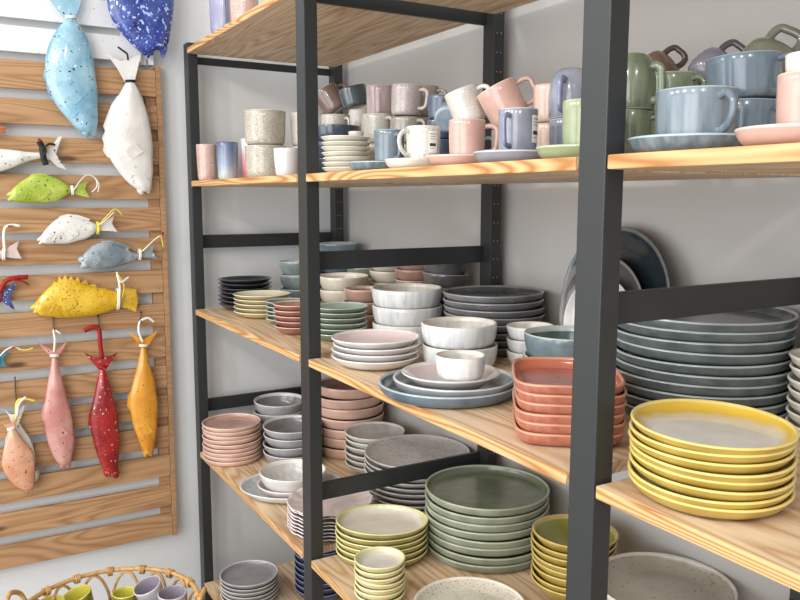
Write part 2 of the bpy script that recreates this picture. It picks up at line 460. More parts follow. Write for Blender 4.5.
def fmat(name, c1, c2, specks, rough=.25):
    t = NT(name); c = t.mix(t.ramp(t.noise(t.co, 16., 3.), [(.38, (0, 0, 0)), (.62, (1, 1, 1))]), srgb(*mute(c1, .88)), srgb(*mute(c2, .88)))
    for (col, scale, th) in specks:
        s = t.ramp(t.noise(t.mapping((1, 1, 1), loc=(scale*.01, .3, .7)), scale, 1.), [(th, (0, 0, 0)), (th+.02, (1, 1, 1))]); c = t.mix(s, c, srgb(*col))
    t.color(c); t.bump(t.noise(t.co, 55., 3.), .55, .003); return t.set(rough, .6)
F = {}
F['lblue'] = fmat('pale_blue_glaze', (120, 178, 208), (160, 205, 224), [((30, 30, 50), 95, .70), ((220, 240, 245), 60, .72), ((190, 60, 70), 45, .78)])
F['dblue'] = fmat('deep_blue_glaze', (22, 40, 130), (50, 80, 180), [((170, 190, 240), 75, .63), ((130, 150, 220), 140, .66)])
F['white'] = fmat('white_glaze', (226, 224, 218), (240, 238, 234), [((205, 200, 192), 50, .72)])
F['whitedot'] = fmat('white_dotted_glaze', (226, 224, 218), (238, 236, 230), [((30, 28, 30), 110, .70)])
F['lime'] = fmat('lime_glaze', (160, 186, 40), (196, 210, 82), [((36, 44, 20), 130, .69)])
F['grey'] = fmat('slate_blue_glaze', (112, 130, 142), (160, 174, 182), [((44, 50, 56), 130, .71), ((210, 216, 220), 50, .70)])
F['yellow'] = fmat('yellow_glaze', (222, 168, 10), (246, 202, 40), [((90, 60, 10), 200, .66)])
F['navy'] = fmat('navy_glaze', (30, 44, 120), (60, 90, 170), [((220, 226, 240), 160, .66)])
F['teal'] = fmat('teal_glaze', (20, 128, 160), (60, 170, 190), [])
F['pink'] = fmat('pink_glaze', (208, 132, 124), (222, 158, 148), [((60, 30, 20), 90, .73)])
F['red'] = fmat('red_glaze', (150, 14, 20), (186, 24, 28), [((240, 200, 190), 120, .70)])
F['orange'] = fmat('orange_glaze', (226, 142, 20), (242, 166, 40), [((90, 40, 10), 100, .72)])
F['peach'] = fmat('peach_glaze', (222, 148, 106), (236, 178, 142), [((110, 60, 40), 100, .70)])
F['redorange'] = fmat('coral_glaze', (226, 96, 60), (240, 130, 90), [])
W_, Y_, R_, K_ = M['rib_white'], M['rib_yellow'], M['rib_red'], M['rib_black']

fish('large light blue speckled fish hanging head down by its tail', [((66, 19), (75, 19)), ((58, 30), (81, 28)), ((51, 44), (89, 42)), ((47, 60), (93, 57)), ((45, 78), (96, 78)), ((50, 94), (98, 94)), ((58, 108), (98, 108)), ((69, 121), (98, 120)), ((78, 130), (97, 130)), ((86, 135), (95, 134))],
     [(44, -14), (50, 0), (57, 10), (66, 20), (75, 20), (79, 10), (83, -4), (86, -16), (64, -6)], F['lblue'], X=.026, depth=.026, band=((66, 17), (75, 17), W_), eye=(76, 120, .006), fin=[(64, 100), (74, 92), (82, 98), (74, 106)],
     spiky=[(66, 22), (60, 25), (54, 34), (49, 44), (45, 58), (45, 68), (43, 76), (46, 82), (47, 90), (52, 100), (60, 92), (56, 60)])
fish('dark blue fish with pale blue dots, partly above the picture', [((128, -70), (150, -70)), ((112, -40), (168, -40)), ((107, -5), (174, -5)), ((110, 15), (173, 15)), ((118, 29), (171, 30)), ((130, 43), (168, 44)), ((141, 53), (160, 50)), ((147, 57), (152, 53))],
     [(156, 42), (168, 40), (167, 50), (164, 58), (161, 56), (159, 48)], F['dblue'], X=.036, depth=.03, eye=(133, 26, .007))
fish('glossy white fish hanging head down with a forked tail', [((126, 82), (134, 82)), ((118, 96), (141, 95)), ((110, 112), (147, 112)), ((105, 130), (151, 130)), ((105, 145), (153, 146)), ((109, 157), (153, 158)), ((117, 170), (153, 170)), ((126, 181), (152, 182)), ((136, 189), (151, 190)), ((141, 193), (149, 191))],
     [(105, 52), (113, 57), (121, 61), (128, 60), (134, 57), (141, 55), (138, 68), (134, 84), (126, 84), (117, 68)], F['white'], X=.024, depth=.024, band=((126, 81), (134, 81), K_), eye=(131, 176, .004), fin=[(122, 150), (134, 144), (142, 152), (130, 160)],
     spiky=[(118, 95), (111, 105), (106, 118), (103, 126), (105, 131), (102, 138), (104, 144), (103, 151), (108, 158), (118, 150), (120, 120)],
     ribbon=[([(128, 60, .03), (127, 54, .03), (122, 50, .03), (118, 47, .02)], K_, .0022)])
fish('white dotted fish lying sideways with black ribbon at the left edge', [((43, 152.5), (43, 158)), ((30, 152), (30, 161)), ((15, 150), (15, 167)), ((0, 148.5), (0, 172)), ((-20, 147), (-20, 176)), ((-45, 150), (-45, 178)), ((-70, 158), (-70, 174))],
     [(43, 152), (52, 146), (59, 136), (62, 137), (58, 148), (56, 154), (60, 161), (67, 170), (58, 167), (50, 160), (43, 158)], F['whitedot'], X=.02, depth=.016,
     ribbon=[([(39, 141, .034), (42, 147, .034), (43, 155, .038), (46, 165, .036)], K_, .0062), ([(39, 144, .036), (46, 150, .038), (43, 158, .037), (48, 163, .036)], K_, .005), ([(43, 149, .036), (49, 144, .038), (55, 145, .036)], K_, .0048), ([(38, 139, .036), (41, 141, .036)], R_, .006)])
fish('lime green spotted fish pointing left', [((71, 187), (71, 193)), ((67, 184), (66, 196)), ((57, 178), (57, 201)), ((45, 175), (46, 203)), ((33, 175), (35, 203)), ((23, 180), (26, 203)), ((14, 187), (17, 202)), ((9, 194), (10, 200))],
     [(71, 187), (80, 184), (88, 181), (85, 189), (90, 198), (82, 196), (71, 193)], F['lime'], depth=.016, band=((72, 186.5), (73, 194), W_), eye=(21, 190, .0035), fin=[(38, 192), (48, 189), (50, 193), (42, 200)],
     ribbon=[([(74, 190, .034), (80, 181, .034), (87, 175, .03), (95, 178, .03), (97, 186, .03), (92, 192, .03)], W_, .0022), ([(95, 178, .03), (99, 184, .032), (98, 192, .032)], W_, .0022)],
     spiky=[(26, 179), (32, 174), (38, 173), (47, 174), (50, 180), (38, 180)])
fish('white fish with dark specks pointing left and down', [((96, 224), (96, 232)), ((87, 220), (88, 238)), ((76, 217), (78, 241)), ((64, 216), (67, 244)), ((54, 221), (57, 244)), ((45, 230), (47, 244)), ((39, 239), (41, 243))],
     [(96, 225), (106, 221), (114, 216), (112, 224), (118, 232), (108, 231), (96, 231)], F['whitedot'], depth=.015, band=((98, 223), (98, 233), Y_), eye=(50, 234, .0035), fin=[(66, 232), (76, 229), (78, 234), (70, 240)],
     ribbon=[([(98, 226, .034), (106, 217, .034), (115, 209, .03), (122, 215, .03)], Y_, .0022), ([(100, 225, .034), (108, 218, .036), (114, 212, .034)], W_, .0025)],
     spiky=[(56, 221), (60, 216), (68, 214), (78, 215), (90, 219), (86, 224), (66, 222)])
fish('slate blue fish pointing left below the white specked one', [((139, 253), (139, 258)), ((132, 252), (132, 262)), ((122, 246), (124, 265)), ((109, 242), (112, 268)), ((97, 243), (100, 269)), ((87, 250), (90, 268)), ((80, 259), (83, 267))],
     [(139, 252), (148, 249), (154, 245), (153, 252), (158, 259), (148, 258), (139, 257)], F['grey'], depth=.015, band=((140, 250), (140, 259), W_), eye=(92, 253, .0035), fin=[(110, 258), (118, 254), (122, 258), (116, 264)],
     ribbon=[([(141, 252, .034), (150, 244, .034), (160, 236, .03), (163, 247, .03)], Y_, .0022), ([(143, 251, .036), (154, 240, .036), (164, 234, .03)], W_, .0024), ([(162, 236, .032), (163, 232, .034)], R_, .003)],
     spiky=[(98, 244), (102, 241), (110, 240), (122, 243), (130, 247), (126, 252), (110, 248)])
fish('pale pink tail of a fish at the left edge, mostly outside', [((4, 251), (4, 258)), ((-8, 248), (-8, 261)), ((-25, 244), (-25, 264)), ((-45, 250), (-45, 262))],
     [(4, 252), (10, 246), (19, 241), (17, 249), (22, 259), (12, 258), (4, 257)], fmat('blush_glaze', (222, 196, 186), (234, 214, 204), [((30, 90, 70), 60, .70)]), depth=.014, band=((4, 250), (4, 259), W_),
     ribbon=[([(5, 252, .034), (4, 240, .034), (5, 228, .034), (12, 225, .03), (20, 226, .03)], W_, .003), ([(8, 226, .036), (13, 226, .036)], R_, .003)])
fish('bright yellow fish with a spiky back fin', [((118, 292), (118, 308)), ((108, 289), (108, 312)), ((97, 287), (97, 315)), ((84, 283), (84, 317)), ((70, 279), (70, 318)), ((58, 281), (60, 318)), ((46, 290), (50, 317)), ((37, 300), (42, 316)), ((32, 307), (36, 312))],
     [(116, 292), (128, 288), (136, 289), (138, 300), (136, 312), (128, 309), (116, 306)], F['yellow'], depth=.02, band=((118, 290), (118, 308), W_), eye=(47, 299, .004),
     fin=[(58, 300), (74, 296), (76, 304), (64, 311)],
     ribbon=[([(118, 306, .04), (120, 290, .04), (117, 272, .03)], W_, .0025), ([(117, 275, .036), (121, 282, .04), (129, 277, .034)], W_, .0025), ([(117, 273, .034), (124, 285, .04), (122, 298, .04)], Y_, .0022)],
     spiky=[(50, 288), (54, 281), (57, 283), (59, 276), (62, 280), (65, 275), (68, 280), (71, 276), (74, 281), (78, 277), (80, 283), (86, 280), (88, 285), (95, 284), (97, 288), (106, 288), (100, 296), (70, 290)])
fish('dark blue fish tail with red ribbon at the left edge', [((0, 292), (0, 300)), ((-12, 288), (-12, 304)), ((-30, 284), (-30, 308)), ((-50, 292), (-50, 304))],
     [(0, 292), (9, 287), (17, 281), (13, 292), (9, 297), (12, 303), (15, 310), (8, 306), (0, 300)], F['navy'], depth=.014, band=((0, 291), (0, 301), R_),
     ribbon=[([(0, 292, .034), (5, 282, .034), (14, 278, .034), (28, 277, .03)], R_, .005), ([(12, 280, .036), (22, 281, .034), (29, 285, .03)], R_, .004)])
fish('teal fish tail with white and yellow ribbon at the left edge', [((-1, 353), (-1, 366)), ((-14, 350), (-14, 370)), ((-34, 348), (-34, 372))],
     [(-1, 354), (4, 350), (9, 351), (3, 359), (7, 367), (-1, 366)], F['teal'], depth=.014,
     ribbon=[([(0, 356, .034), (6, 350, .034), (13, 347, .034), (20, 349, .03)], W_, .003), ([(18, 349, .034), (26, 350, .034), (33, 348, .03)], Y_, .003), ([(11, 348, .038), (15, 347, .038)], R_, .0028)])
fish('coral fish snout poking in at the left edge', [((-50, 122), (-50, 134)), ((-30, 120), (-30, 136)), ((-12, 122), (-12, 135)), ((0, 125), (0, 133)), ((4, 128), (4, 132))], None, F['redorange'], depth=.012)
fish('slim pink fish hanging head down', [((52, 357), (57, 357)), ((50, 370), (60, 370)), ((47, 385), (64, 385)), ((45, 400), (68, 400)), ((43, 415), (72, 415)), ((45, 428), (74, 430)), ((47, 440), (75, 442)), ((51, 452), (73, 453)), ((56, 461), (71, 462)), ((62, 467), (69, 466))],
     [(37, 341), (46, 347), (54, 351), (62, 346), (68, 340), (63, 350), (57, 358), (52, 358), (44, 350)], F['pink'], X=.024, depth=.018, band=((51, 355), (58, 355), W_), eye=(63, 455, .0045),
     ribbon=[([(54, 352, .03), (55, 340, .03), (54, 330, .026), (61, 334, .026)], W_, .0025)], hook=((53, 318), (54, 330)), spiky=[(48, 398), (43, 406), (41, 416), (43, 422), (50, 420), (52, 404)], fin=[(52, 430), (62, 425), (68, 432), (58, 438)])
fish('slim dark red fish with white dots hanging head down', [((100, 369), (105, 369)), ((97, 380), (109, 380)), ((94, 395), (113, 395)), ((91, 410), (117, 410)), ((90, 425), (119, 425)), ((93, 440), (120, 440)), ((97, 455), (119, 455)), ((102, 467), (118, 467)), ((107, 475), (117, 476))],
     [(84, 352), (94, 357), (102, 358), (110, 356), (118, 352), (112, 360), (106, 370), (99, 370), (92, 362)], F['red'], X=.024, depth=.018, band=((99, 366), (106, 366), R_), eye=(106, 464, .0045),
     ribbon=[([(102, 358, .03), (100, 342, .03), (99, 330, .026), (93, 327, .026), (84, 331, .026)], R_, .005)], hook=((98, 316), (99, 328)), spiky=[(94, 402), (89, 412), (88, 424), (92, 430), (98, 424), (99, 406)], fin=[(98, 440), (108, 434), (114, 442), (104, 448)])
fish('slim orange fish hanging head down, nearest the shelving', [((141, 347), (146, 347)), ((138, 362), (149, 362)), ((134, 378), (154, 378)), ((130, 395), (157, 395)), ((130, 410), (158, 410)), ((133, 425), (157, 428)), ((138, 440), (155, 442)), ((142, 450), (153, 452)), ((145, 455), (151, 454))],
     [(128, 331), (137, 336), (143, 340), (150, 336), (158, 330), (153, 339), (147, 348), (140, 348), (135, 340)], F['orange'], X=.024, depth=.018, band=((140, 345), (147, 345), W_), eye=(147, 448, .004),
     ribbon=[([(143, 342, .03), (139, 332, .03), (140, 322, .026), (148, 318, .026), (154, 322, .026)], W_, .0028)], hook=((141, 312), (140, 322)), spiky=[(134, 386), (128, 396), (127, 406), (131, 412), (138, 406), (139, 390)], fin=[(137, 428), (146, 422), (152, 430), (143, 436)])
fish('white fish half hidden behind the peach one', [((12, 424), (19, 422)), ((8, 432), (26, 432)), ((5, 442), (32, 442)), ((6, 455), (35, 455)), ((8, 470), (35, 470)), ((15, 480), (34, 480))],
     [(4, 409), (10, 414), (15, 414), (25, 405), (22, 415), (19, 424), (12, 424), (9, 416)], F['whitedot'], X=.012, depth=.011, ridge=False, hook=((15, 378), (16, 402)),
     ribbon=[([(16, 420, .03), (17, 402, .03), (25, 399, .03), (35, 401, .026)], Y_, .0026), ([(17, 416, .032), (19, 404, .034), (26, 397, .03)], W_, .003)])
fish('peach fish with a dark blue dot in front of the white one', [((8, 429), (14, 427)), ((6, 440), (22, 438)), ((3, 452), (33, 452)), ((2, 466), (35, 466)), ((8, 478), (35, 478)), ((17, 487), (34, 486)), ((27, 491), (32, 490))],
     [(0, 421), (6, 424), (11, 423), (17, 419), (15, 428), (8, 430), (4, 425)], F['peach'], X=.04, depth=.014, band=((8, 429), (14, 427), W_), eye=(13, 459, .003), ridge=True)

# ------------------------------------------------------------------ tableware glazes
def trio(a, b=None, c=None): return [a, b or a, c or b or a]
g = glaze
G = {}
G['black'] = trio(g('black', (30, 31, 36), (44, 45, 50), rough=.3), None, g('black_rim', (64, 66, 72)))
G['yellowcream'] = trio(g('straw_yellow', (212, 190, 122), (226, 206, 142)), g('pale_cream', (226, 216, 176), (236, 228, 196)), g('cream_line', (238, 228, 192)))
G['sage'] = trio(g('sage', (128, 142, 122), (148, 160, 142)), g('sage_in', (150, 172, 158), (168, 186, 172)), g('sage_rim', (192, 204, 190)))
G['sageA'] = trio(g('sage_blue', (104, 122, 122), (132, 148, 146)), None, g('sage_b_rim', (190, 200, 192)))
G['terra'] = trio(g('terracotta', (160, 92, 78), (176, 108, 92)), g('terra_in', (150, 110, 92), (170, 130, 110)), g('terra_rim', (224, 174, 150)))
G['sageplate'] = trio(g('sage_plate', (98, 116, 100), (122, 140, 122)), g('sage_plate_in', (142, 170, 154), (158, 184, 168)), g('sage_plate_rim', (186, 204, 186)))
G['cream'] = trio(g('cream', (206, 196, 172), (220, 211, 190)), None, g('cream_rim', (230, 222, 204)))
G['terrabowl'] = trio(g('terra_bowl', (178, 130, 110), (196, 150, 130)), None, g('terra_bowl_rim', (222, 184, 164)))
G['greybowl'] = trio(g('charcoal_bowl', (92, 90, 90), (114, 112, 112)), None, g('charcoal_rim', (176, 172, 168)))
G['whitebowl'] = trio(g('white_streaked', (206, 214, 220), (238, 240, 240), streak=True), g('white_streaked_in', (206, 204, 196), (226, 222, 212), streak=True), g('white_rim', (222, 216, 204)))
G['darkplate'] = trio(g('graphite', (98, 100, 104), (118, 120, 124), (60, 60, 66), 90, .0), g('graphite_in', (70, 74, 78), (92, 96, 100)), g('graphite_rim', (140, 140, 142)))
G['greyplate'] = trio(g('mid_grey', (128, 132, 136), (146, 150, 154)), g('grey_in', (74, 82, 86), (100, 106, 110), grad=(.09, .115, (170, 176, 178))), g('grey_rim', (190, 194, 194)))
G['blueplate'] = trio(g('dusty_blue', (74, 98, 116), (104, 124, 138)), g('dusty_blue_in', (66, 86, 100), (96, 112, 122)), g('dusty_rim', (158, 176, 184)))
G['pinkwhite'] = trio(g('grey_white', (206, 202, 200), (222, 218, 214)), g('blush_white', (222, 204, 204), (232, 218, 216), grad=(.03, .06, (230, 210, 210))), g('pw_rim', (232, 224, 220)))
G['pinkcentre'] = trio(g('warm_white', (200, 196, 192), (214, 210, 206)), g('pw2', (216, 212, 208), (228, 222, 218), grad=(.05, .085, (220, 198, 198))), g('pw2_rim', (214, 208, 202)))
G['tealbowl'] = trio(g('teal_bowl', (88, 116, 128), (120, 144, 152)), g('teal_bowl_in', (64, 96, 92), (96, 128, 122)), g('teal_rim', (186, 198, 192)))
G['tray'] = trio(g('brick', (184, 82, 58), (206, 116, 88), vscale=34), g('rose', (176, 84, 76), (192, 104, 94), grad=(.085, .105, (204, 114, 84))), g('brick_rim', (222, 134, 92), (228, 150, 112)))
G['tealplate'] = trio(g('deep_teal', (74, 90, 94), (98, 112, 114)), g('deep_teal_in', (74, 84, 86), (98, 106, 106)), g('deep_teal_rim', (164, 178, 178)))
G['standteal'] = trio(g('dark_teal', (34, 46, 52), (44, 56, 62)), None, g('dark_teal_rim', (104, 116, 118)))
G['standgrey'] = trio(g('dark_grey', (84, 82, 80), (100, 96, 92)), None, g('dark_grey_rim', (130, 124, 116)))
G['standwhite'] = trio(g('pale_grey', (214, 208, 208), (228, 222, 222)), None, None)
G['mustard'] = trio(g('mustard', (190, 148, 36), (206, 168, 56)), g('mustard_in', (214, 210, 204), (226, 222, 214), grad=(.080, .094, (222, 184, 56))), g('mustard_rim', (234, 206, 96)))
G['creamtex'] = trio(g('ivory', (206, 200, 184), (220, 215, 200)), None, g('ivory_rim', (228, 222, 208)))
G['salmon'] = trio(g('salmon', (216, 160, 134), (230, 178, 152)), g('salmon_in', (200, 148, 128), (214, 166, 146)), g('salmon_rim', (232, 196, 178)))
G['grey4'] = trio(g('cool_grey', (142, 142, 146), (164, 164, 166)), g('cool_grey_in', (118, 118, 122), (140, 140, 144)), g('cool_grey_rim', (206, 204, 204)))
G['bluewhite'] = trio(g('ice', (206, 208, 210), (222, 222, 222)), g('ice_in', (172, 184, 194), (214, 216, 216), streak=True), g('ice_rim', (230, 226, 220)))
G['lightpink'] = trio(g('lightpink', (216, 196, 190), (228, 208, 202)), g('lightpink_in', (214, 194, 190), (230, 214, 208)), g('lightpink_rim', (234, 220, 212)))
G['whitein'] = trio(g('bone', (204, 204, 202), (218, 216, 212)), g('bone_in', (206, 206, 202), (232, 230, 226), streak=True), g('bone_rim', (232, 226, 216)))
G['scallop'] = trio(g('rose_grey', (160, 138, 138), (184, 160, 158)), g('rose_in', (230, 206, 202), (238, 218, 214)), g('scallop_rim', (232, 214, 210)))
G['rosebowl'] = trio(g('rose_bowl', (214, 160, 136), (226, 176, 152)), g('rose_bowl_in', (150, 100, 88), (166, 114, 100)), g('rose_bowl_rim', (220, 182, 168)))
G['whitestack'] = trio(g('putty', (202, 200, 190), (216, 213, 204)), g('putty_in', (176, 172, 168), (200, 196, 190), (150, 146, 142), 160, .03), g('putty_rim', (222, 218, 206)))
G['stone'] = trio(g('stone', (196, 194, 190), (208, 206, 202)), g('stone_in', (206, 200, 198), (220, 214, 212), (140, 132, 132), 200, .2), g('stone_rim', (208, 202, 196)))
G['limecream'] = trio(g('lime_straw', (172, 152, 76), (188, 170, 96)), g('cream_in', (234, 226, 204), (242, 236, 218), grad=(.099, .112, (206, 196, 120))), g('lime_line', (222, 218, 128)))
G['smallcream'] = trio(g('butter', (206, 186, 116), (218, 202, 140)), g('butter_in', (214, 214, 208), (226, 224, 214), grad=(.035, .055, (222, 214, 180))), g('butter_line', (228, 222, 150)))
G['green'] = trio(g('moss', (128, 138, 112), (148, 156, 132)), g('moss_in', (108, 120, 92), (122, 134, 106)), g('moss_rim', (166, 176, 146)))
G['olive'] = trio(g('amber', (160, 130, 30), (186, 154, 50)), g('olive_in', (176, 128, 70), (160, 150, 100), grad=(.02, .05, (150, 152, 66))), g('amber_rim', (206, 176, 84)))
G['speck'] = trio(g('grey_cream', (176, 172, 162), (190, 186, 174)), g('speck_in', (212, 206, 184), (222, 216, 196), (110, 106, 96), 170, .08), g('speck_rim', (226, 220, 202)))
G['slate'] = trio(g('slate', (104, 110, 108), (126, 130, 128)), None, g('slate_rim', (150, 156, 152)))
G['beige'] = trio(g('white_out', (214, 210, 200), (224, 220, 210)), g('greige', (168, 160, 142), (178, 170, 152), (110, 100, 84), 80, .01), g('greige_rim', (206, 200, 184)))
G['grey5'] = trio(g('dove', (150, 150, 152), (168, 168, 168)), g('dove_in', (146, 144, 150), (156, 154, 160)), g('dove_rim', (206, 204, 202)))
G['navy'] = trio(g('navy', (44, 56, 96), (60, 72, 114)), None, g('navy_rim', (120, 132, 168)))
G['navy2'] = trio(g('denim', (50, 66, 90), (66, 82, 104)), None, g('denim_rim', (86, 108, 138)))
G['saucer'] = trio(g('ivory_saucer', (226, 220, 198), (236, 230, 212)), None, None)

P1, P2p = 'fourth shelf', 'middle shelf'
z3, z4, z5, z2, z1 = Z[3], Z[4], Z[5], Z[2], Z[1]
S = stack
# middle shelf, left bay
S('saucer', 'saucer', 'black saucer', 'stack at the left end of the middle shelf', 'black saucers', .127, .155, z3, .093, .108, 7, .6, G['black'], .35, 1.5)
S('saucer', 'saucer', 'straw yellow saucer', 'stack between black and green saucers', 'yellow saucers', .321, .146, z3, .094, .076, 5, .62, G['yellowcream'], .35, 1.5)
S('saucer', 'saucer', 'sage green saucer', 'stack left of the terracotta saucers', 'sage saucers', .497, .168, z3, .074, .070, 5, .62, G['sageA'], .4, 1.4)
S('saucer', 'saucer', 'terracotta saucer', 'stack behind the second front post', 'terracotta saucers', .672, .118, z3, .066, .086, 5, .62, G['terra'], .4, 1.5)
S('plate', 'plate', 'sage green side plate', 'stack right of the second front post', 'sage side plates', .822, .186, z3, .076, .093, 6, .68, G['sageplate'], .5, 1.5)
S('bowl', 'bowl', 'blue-grey green bowl', 'stack behind the yellow saucers', 'sage bowls', .140, .360, z3, .075, .164, 3, .55, G['sageA'], .75, 1.25, tilt=2.5)
S('bowl', 'bowl', 'cream shallow bowl', 'stack behind sage side plates', 'cream bowls', .497, .355, z3, .080, .140, 3, .62, G['cream'], .8, 1.2, tilt=2.)
S('bowl', 'bowl', 'dark green bowl', 'back-row stack furthest left', 'dark green bowls', .15, .50, z3, .075, .222, 6, .6, G['tealbowl'], .8, 1.2, tilt=1.5)
S('bowl', 'bowl', 'light green bowl', 'stack behind the cream bowls', 'green bowls', .335, .525, z3, .07, .150, 4, .6, G['sage'], .8, 1.2, tilt=1.5)
S('bowl', 'bowl', 'beige bowl', 'back-row stack under the side rail', 'beige bowls', .522, .515, z3, .07, .188, 5, .6, G['cream'], .8, 1.2, tilt=1.5)
S('bowl', 'bowl', 'dull clay bowl', 'back-row stack beside beige bowls', 'clay bowls at the back', .691, .515, z3, .07, .203, 6, .6, G['terrabowl'], .85, 1.2, tilt=1.5)
S('bowl', 'bowl', 'clay-coloured bowl', 'stack left of large white bowls', 'clay bowls in front', .669, .345, z3, .068, .116, 3, .65, G['terrabowl'], .85, 1.15, tilt=1.5)
S('bowl', 'bowl', 'charcoal bowl', 'leaning stack by the rear post', 'charcoal bowls', .862, .505, z3, .068, .212, 5, .6, G['greybowl'], .8, 1.2, tilt=3)
S('bowl', 'bowl', 'large white streaked bowl', 'tall stack left of graphite plates', 'large white bowls', .932, .335, z3, .096, .146, 3, .8, G['whitebowl'], .95, 1.08, t=.006, tilt=.5)
# middle shelf, middle bay
S('plate', 'plate', 'graphite plate', 'stack right of the rear post', 'graphite plates', 1.143, .468, z3, .130, .150, 8, .78, G['darkplate'], .9, 1.25, t=.006)
S('bowl', 'bowl', 'white streaked bowl', 'pair behind the small white bowl', 'white bowls pair', 1.275, .272, z3, .088, .102, 2, .78, G['whitebowl'], .95, 1.05, t=.006, tilt=.3)
S('plate', 'plate', 'blush white plate', 'stack left of the blue plate', 'blush plates', 1.172, .106, z3, .103, .069, 4, .62, G['pinkwhite'], .55, 1.8, jit=.004, tilt=.8)
S('plate', 'plate', 'large dusty blue plate', 'lying on the middle shelf under a grey plate', None, 1.478, .104, z3, .139, .026, 1, .82, G['blueplate'], .9, t=.006)
S('plate', 'plate', 'mid grey plate', 'lying on the large dusty blue plate', None, 1.490, .110, z3+.0065, .121, .030, 1, .80, G['greyplate'], .85, t=.006)
S('plate', 'plate', 'small warm white plate', 'lying on the mid grey plate', None, 1.497, .098, z3+.0130, .097, .037, 1, .45, G['pinkcentre'], .3, tilt=0)
S('bowl', 'bowl', 'small white bowl', 'standing on the small warm white plate', None, 1.533, .096, z3+.0430, .048, .046, 1, .74, G['whitebowl'], .95, t=.004)
S('bowl', 'bowl', 'small white bowl', 'stack left of the teal bowls', 'small white bowls', 1.350, .420, z3, .055, .094, 3, .66, G['whitebowl'], .85, 1.15)
S('bowl', 'bowl', 'teal bowl', 'stack behind the brick red trays', 'teal bowls', 1.530, .372, z3, .094, .108, 2, .70, G['tealbowl'], .9, 1.3, t=.0055)
S('tray', 'tray', 'brick red tray', 'stack beside the large front post', 'rectangular trays', 1.785, .137, z3, .108, .102, 6, .84, G['tray'], .85, 1.45, t=.006, shape=('rect', .82), rot=math.radians(143), seg=72, jit=.0018, tilt=.6)
# middle shelf, right bay
S('plate', 'plate', 'deep teal plate', 'stack behind the mustard plates', 'deep teal plates', 1.808, .440, z3, .156, .187, 10, .86, G['tealplate'], .95, 1.2, t=.006, seg=72)
S('plate', 'oval plate', 'mustard rimmed oval plate', 'stack on the right front shelf edge', 'mustard oval plates', 2.094, .108, z3, .1025, .098, 8, .74, G['mustard'], .80, 1.8, t=.005, shape=('oval', 1.1), rot=math.radians(50), seg=72, tilt=1.)
S('bowl', 'bowl', 'ivory ribbed bowl', 'stack at the right picture edge', 'ivory bowls', 2.056, .480, z3, .085, .138, 7, .6, G['creamtex'], .75, 1.5)
# fourth shelf, left bay
S('plate', 'plate', 'salmon pink plate', 'stack left on the fourth shelf', 'salmon plates', .180, .076, z4, .100, .134, 9, .84, G['salmon'], .95, 1.15, t=.005)
S('bowl', 'bowl', 'grey bowl', 'stack right of the salmon plates', 'grey bowls in front', .316, .245, z4, .101, .134, 4, .55, G['grey4'], .8, 1.5, tilt=2)
S('bowl', 'bowl', 'dark grey bowl', 'stack behind the salmon plates', 'grey bowls at the back', .125, .275, z4, .093, .172, 4, .55, G['grey4'], .8, 1.5, tilt=2)
S('platter', 'platter', 'oval ice blue platter with cream rim', 'under a pink plate on the fourth shelf', None, .580, .132, z4, .158, .030, 1, .7, G['bluewhite'], .6, shape=('oval', .82), rot=math.radians(64))
S('plate', 'plate', 'pale pink plate', 'lying on the oval ice blue platter', None, .598, .120, z4+.0075, .100, .036, 1, .6, G['lightpink'], .5)
S('bowl', 'bowl', 'bone white bowl', 'standing on the pale pink plate', None, .603, .127, z4+.0160, .101, .064, 1, .5, G['whitein'], .75, t=.005)
S('plate', 'plate', 'rose scalloped plate', 'stack behind the second front post', 'scalloped plates', .882, .122, z4, .117, .086, 8, .62, G['scallop'], .5, 1.9, shape=('scallop', 16), seg=128, jit=.003, tilt=.8)
S('bowl', 'bowl', 'large dull rose bowl', 'stack in the back left corner', 'rose bowls', .304, .470, z4, .122, .248, 7, .84, G['rosebowl'], .95, 1.06, t=.006, tilt=.9)
S('bowl', 'bowl', 'putty white bowl', 'stack right of the rose bowls', 'putty bowls', .530, .450, z4, .100, .136, 6, .5, G['whitestack'], .7, 1.7, tilt=1.2)
S('plate', 'plate', 'stone grey speckled plate', 'wide stack behind the rail', 'stone plates', .815, .440, z4, .158, .150, 9, .72, G['stone'], .8, 1.35, seg=72)
# fourth shelf, middle bay
S('plate', 'oval plate', 'lime rimmed cream plate', 'stack beside the butter yellow bowls', 'lime rimmed plates', 1.098, .163, z4, .117, .098, 6, .74, G['limecream'], .78, 1.6, shape=('oval', .82), rot=math.radians(62), seg=72)
S('bowl', 'bowl', 'butter yellow bowl', 'stack on the fourth shelf edge', 'butter yellow bowls', 1.280, .057, z4, .058, .097, 7, .66, G['smallcream'], .8, 1.5, tilt=1.5)
S('plate', 'plate', 'moss green plate', 'tall stack beside the amber bowls', 'moss plates', 1.190, .421, z4, .159, .168, 8, .88, G['green'], .97, 1.12, t=.006, seg=72)
S('bowl', 'bowl', 'amber and olive bowl', 'stack right of the moss plates', 'amber bowls', 1.497, .437, z4, .095, .160, 8, .38, G['olive'], .6, 3.4, tilt=1.)
S('plate', 'plate', 'slate grey plate', 'lying under the speckled cream plate', None, 1.478, .186, z4, .128, .015, 1, .8, G['slate'], .6)
S('plate', 'plate', 'speckled cream plate', 'lying on the slate grey plate', None, 1.454, .183, z4+.0125, .122, .022, 1, .7, G['speck'], .6)
S('plate', 'plate', 'speckled greige plate', 'stack behind the large front post', 'greige plates', 1.730, .464, z4, .138, .134, 5, .74, G['beige'], .75, 1.35, seg=72)
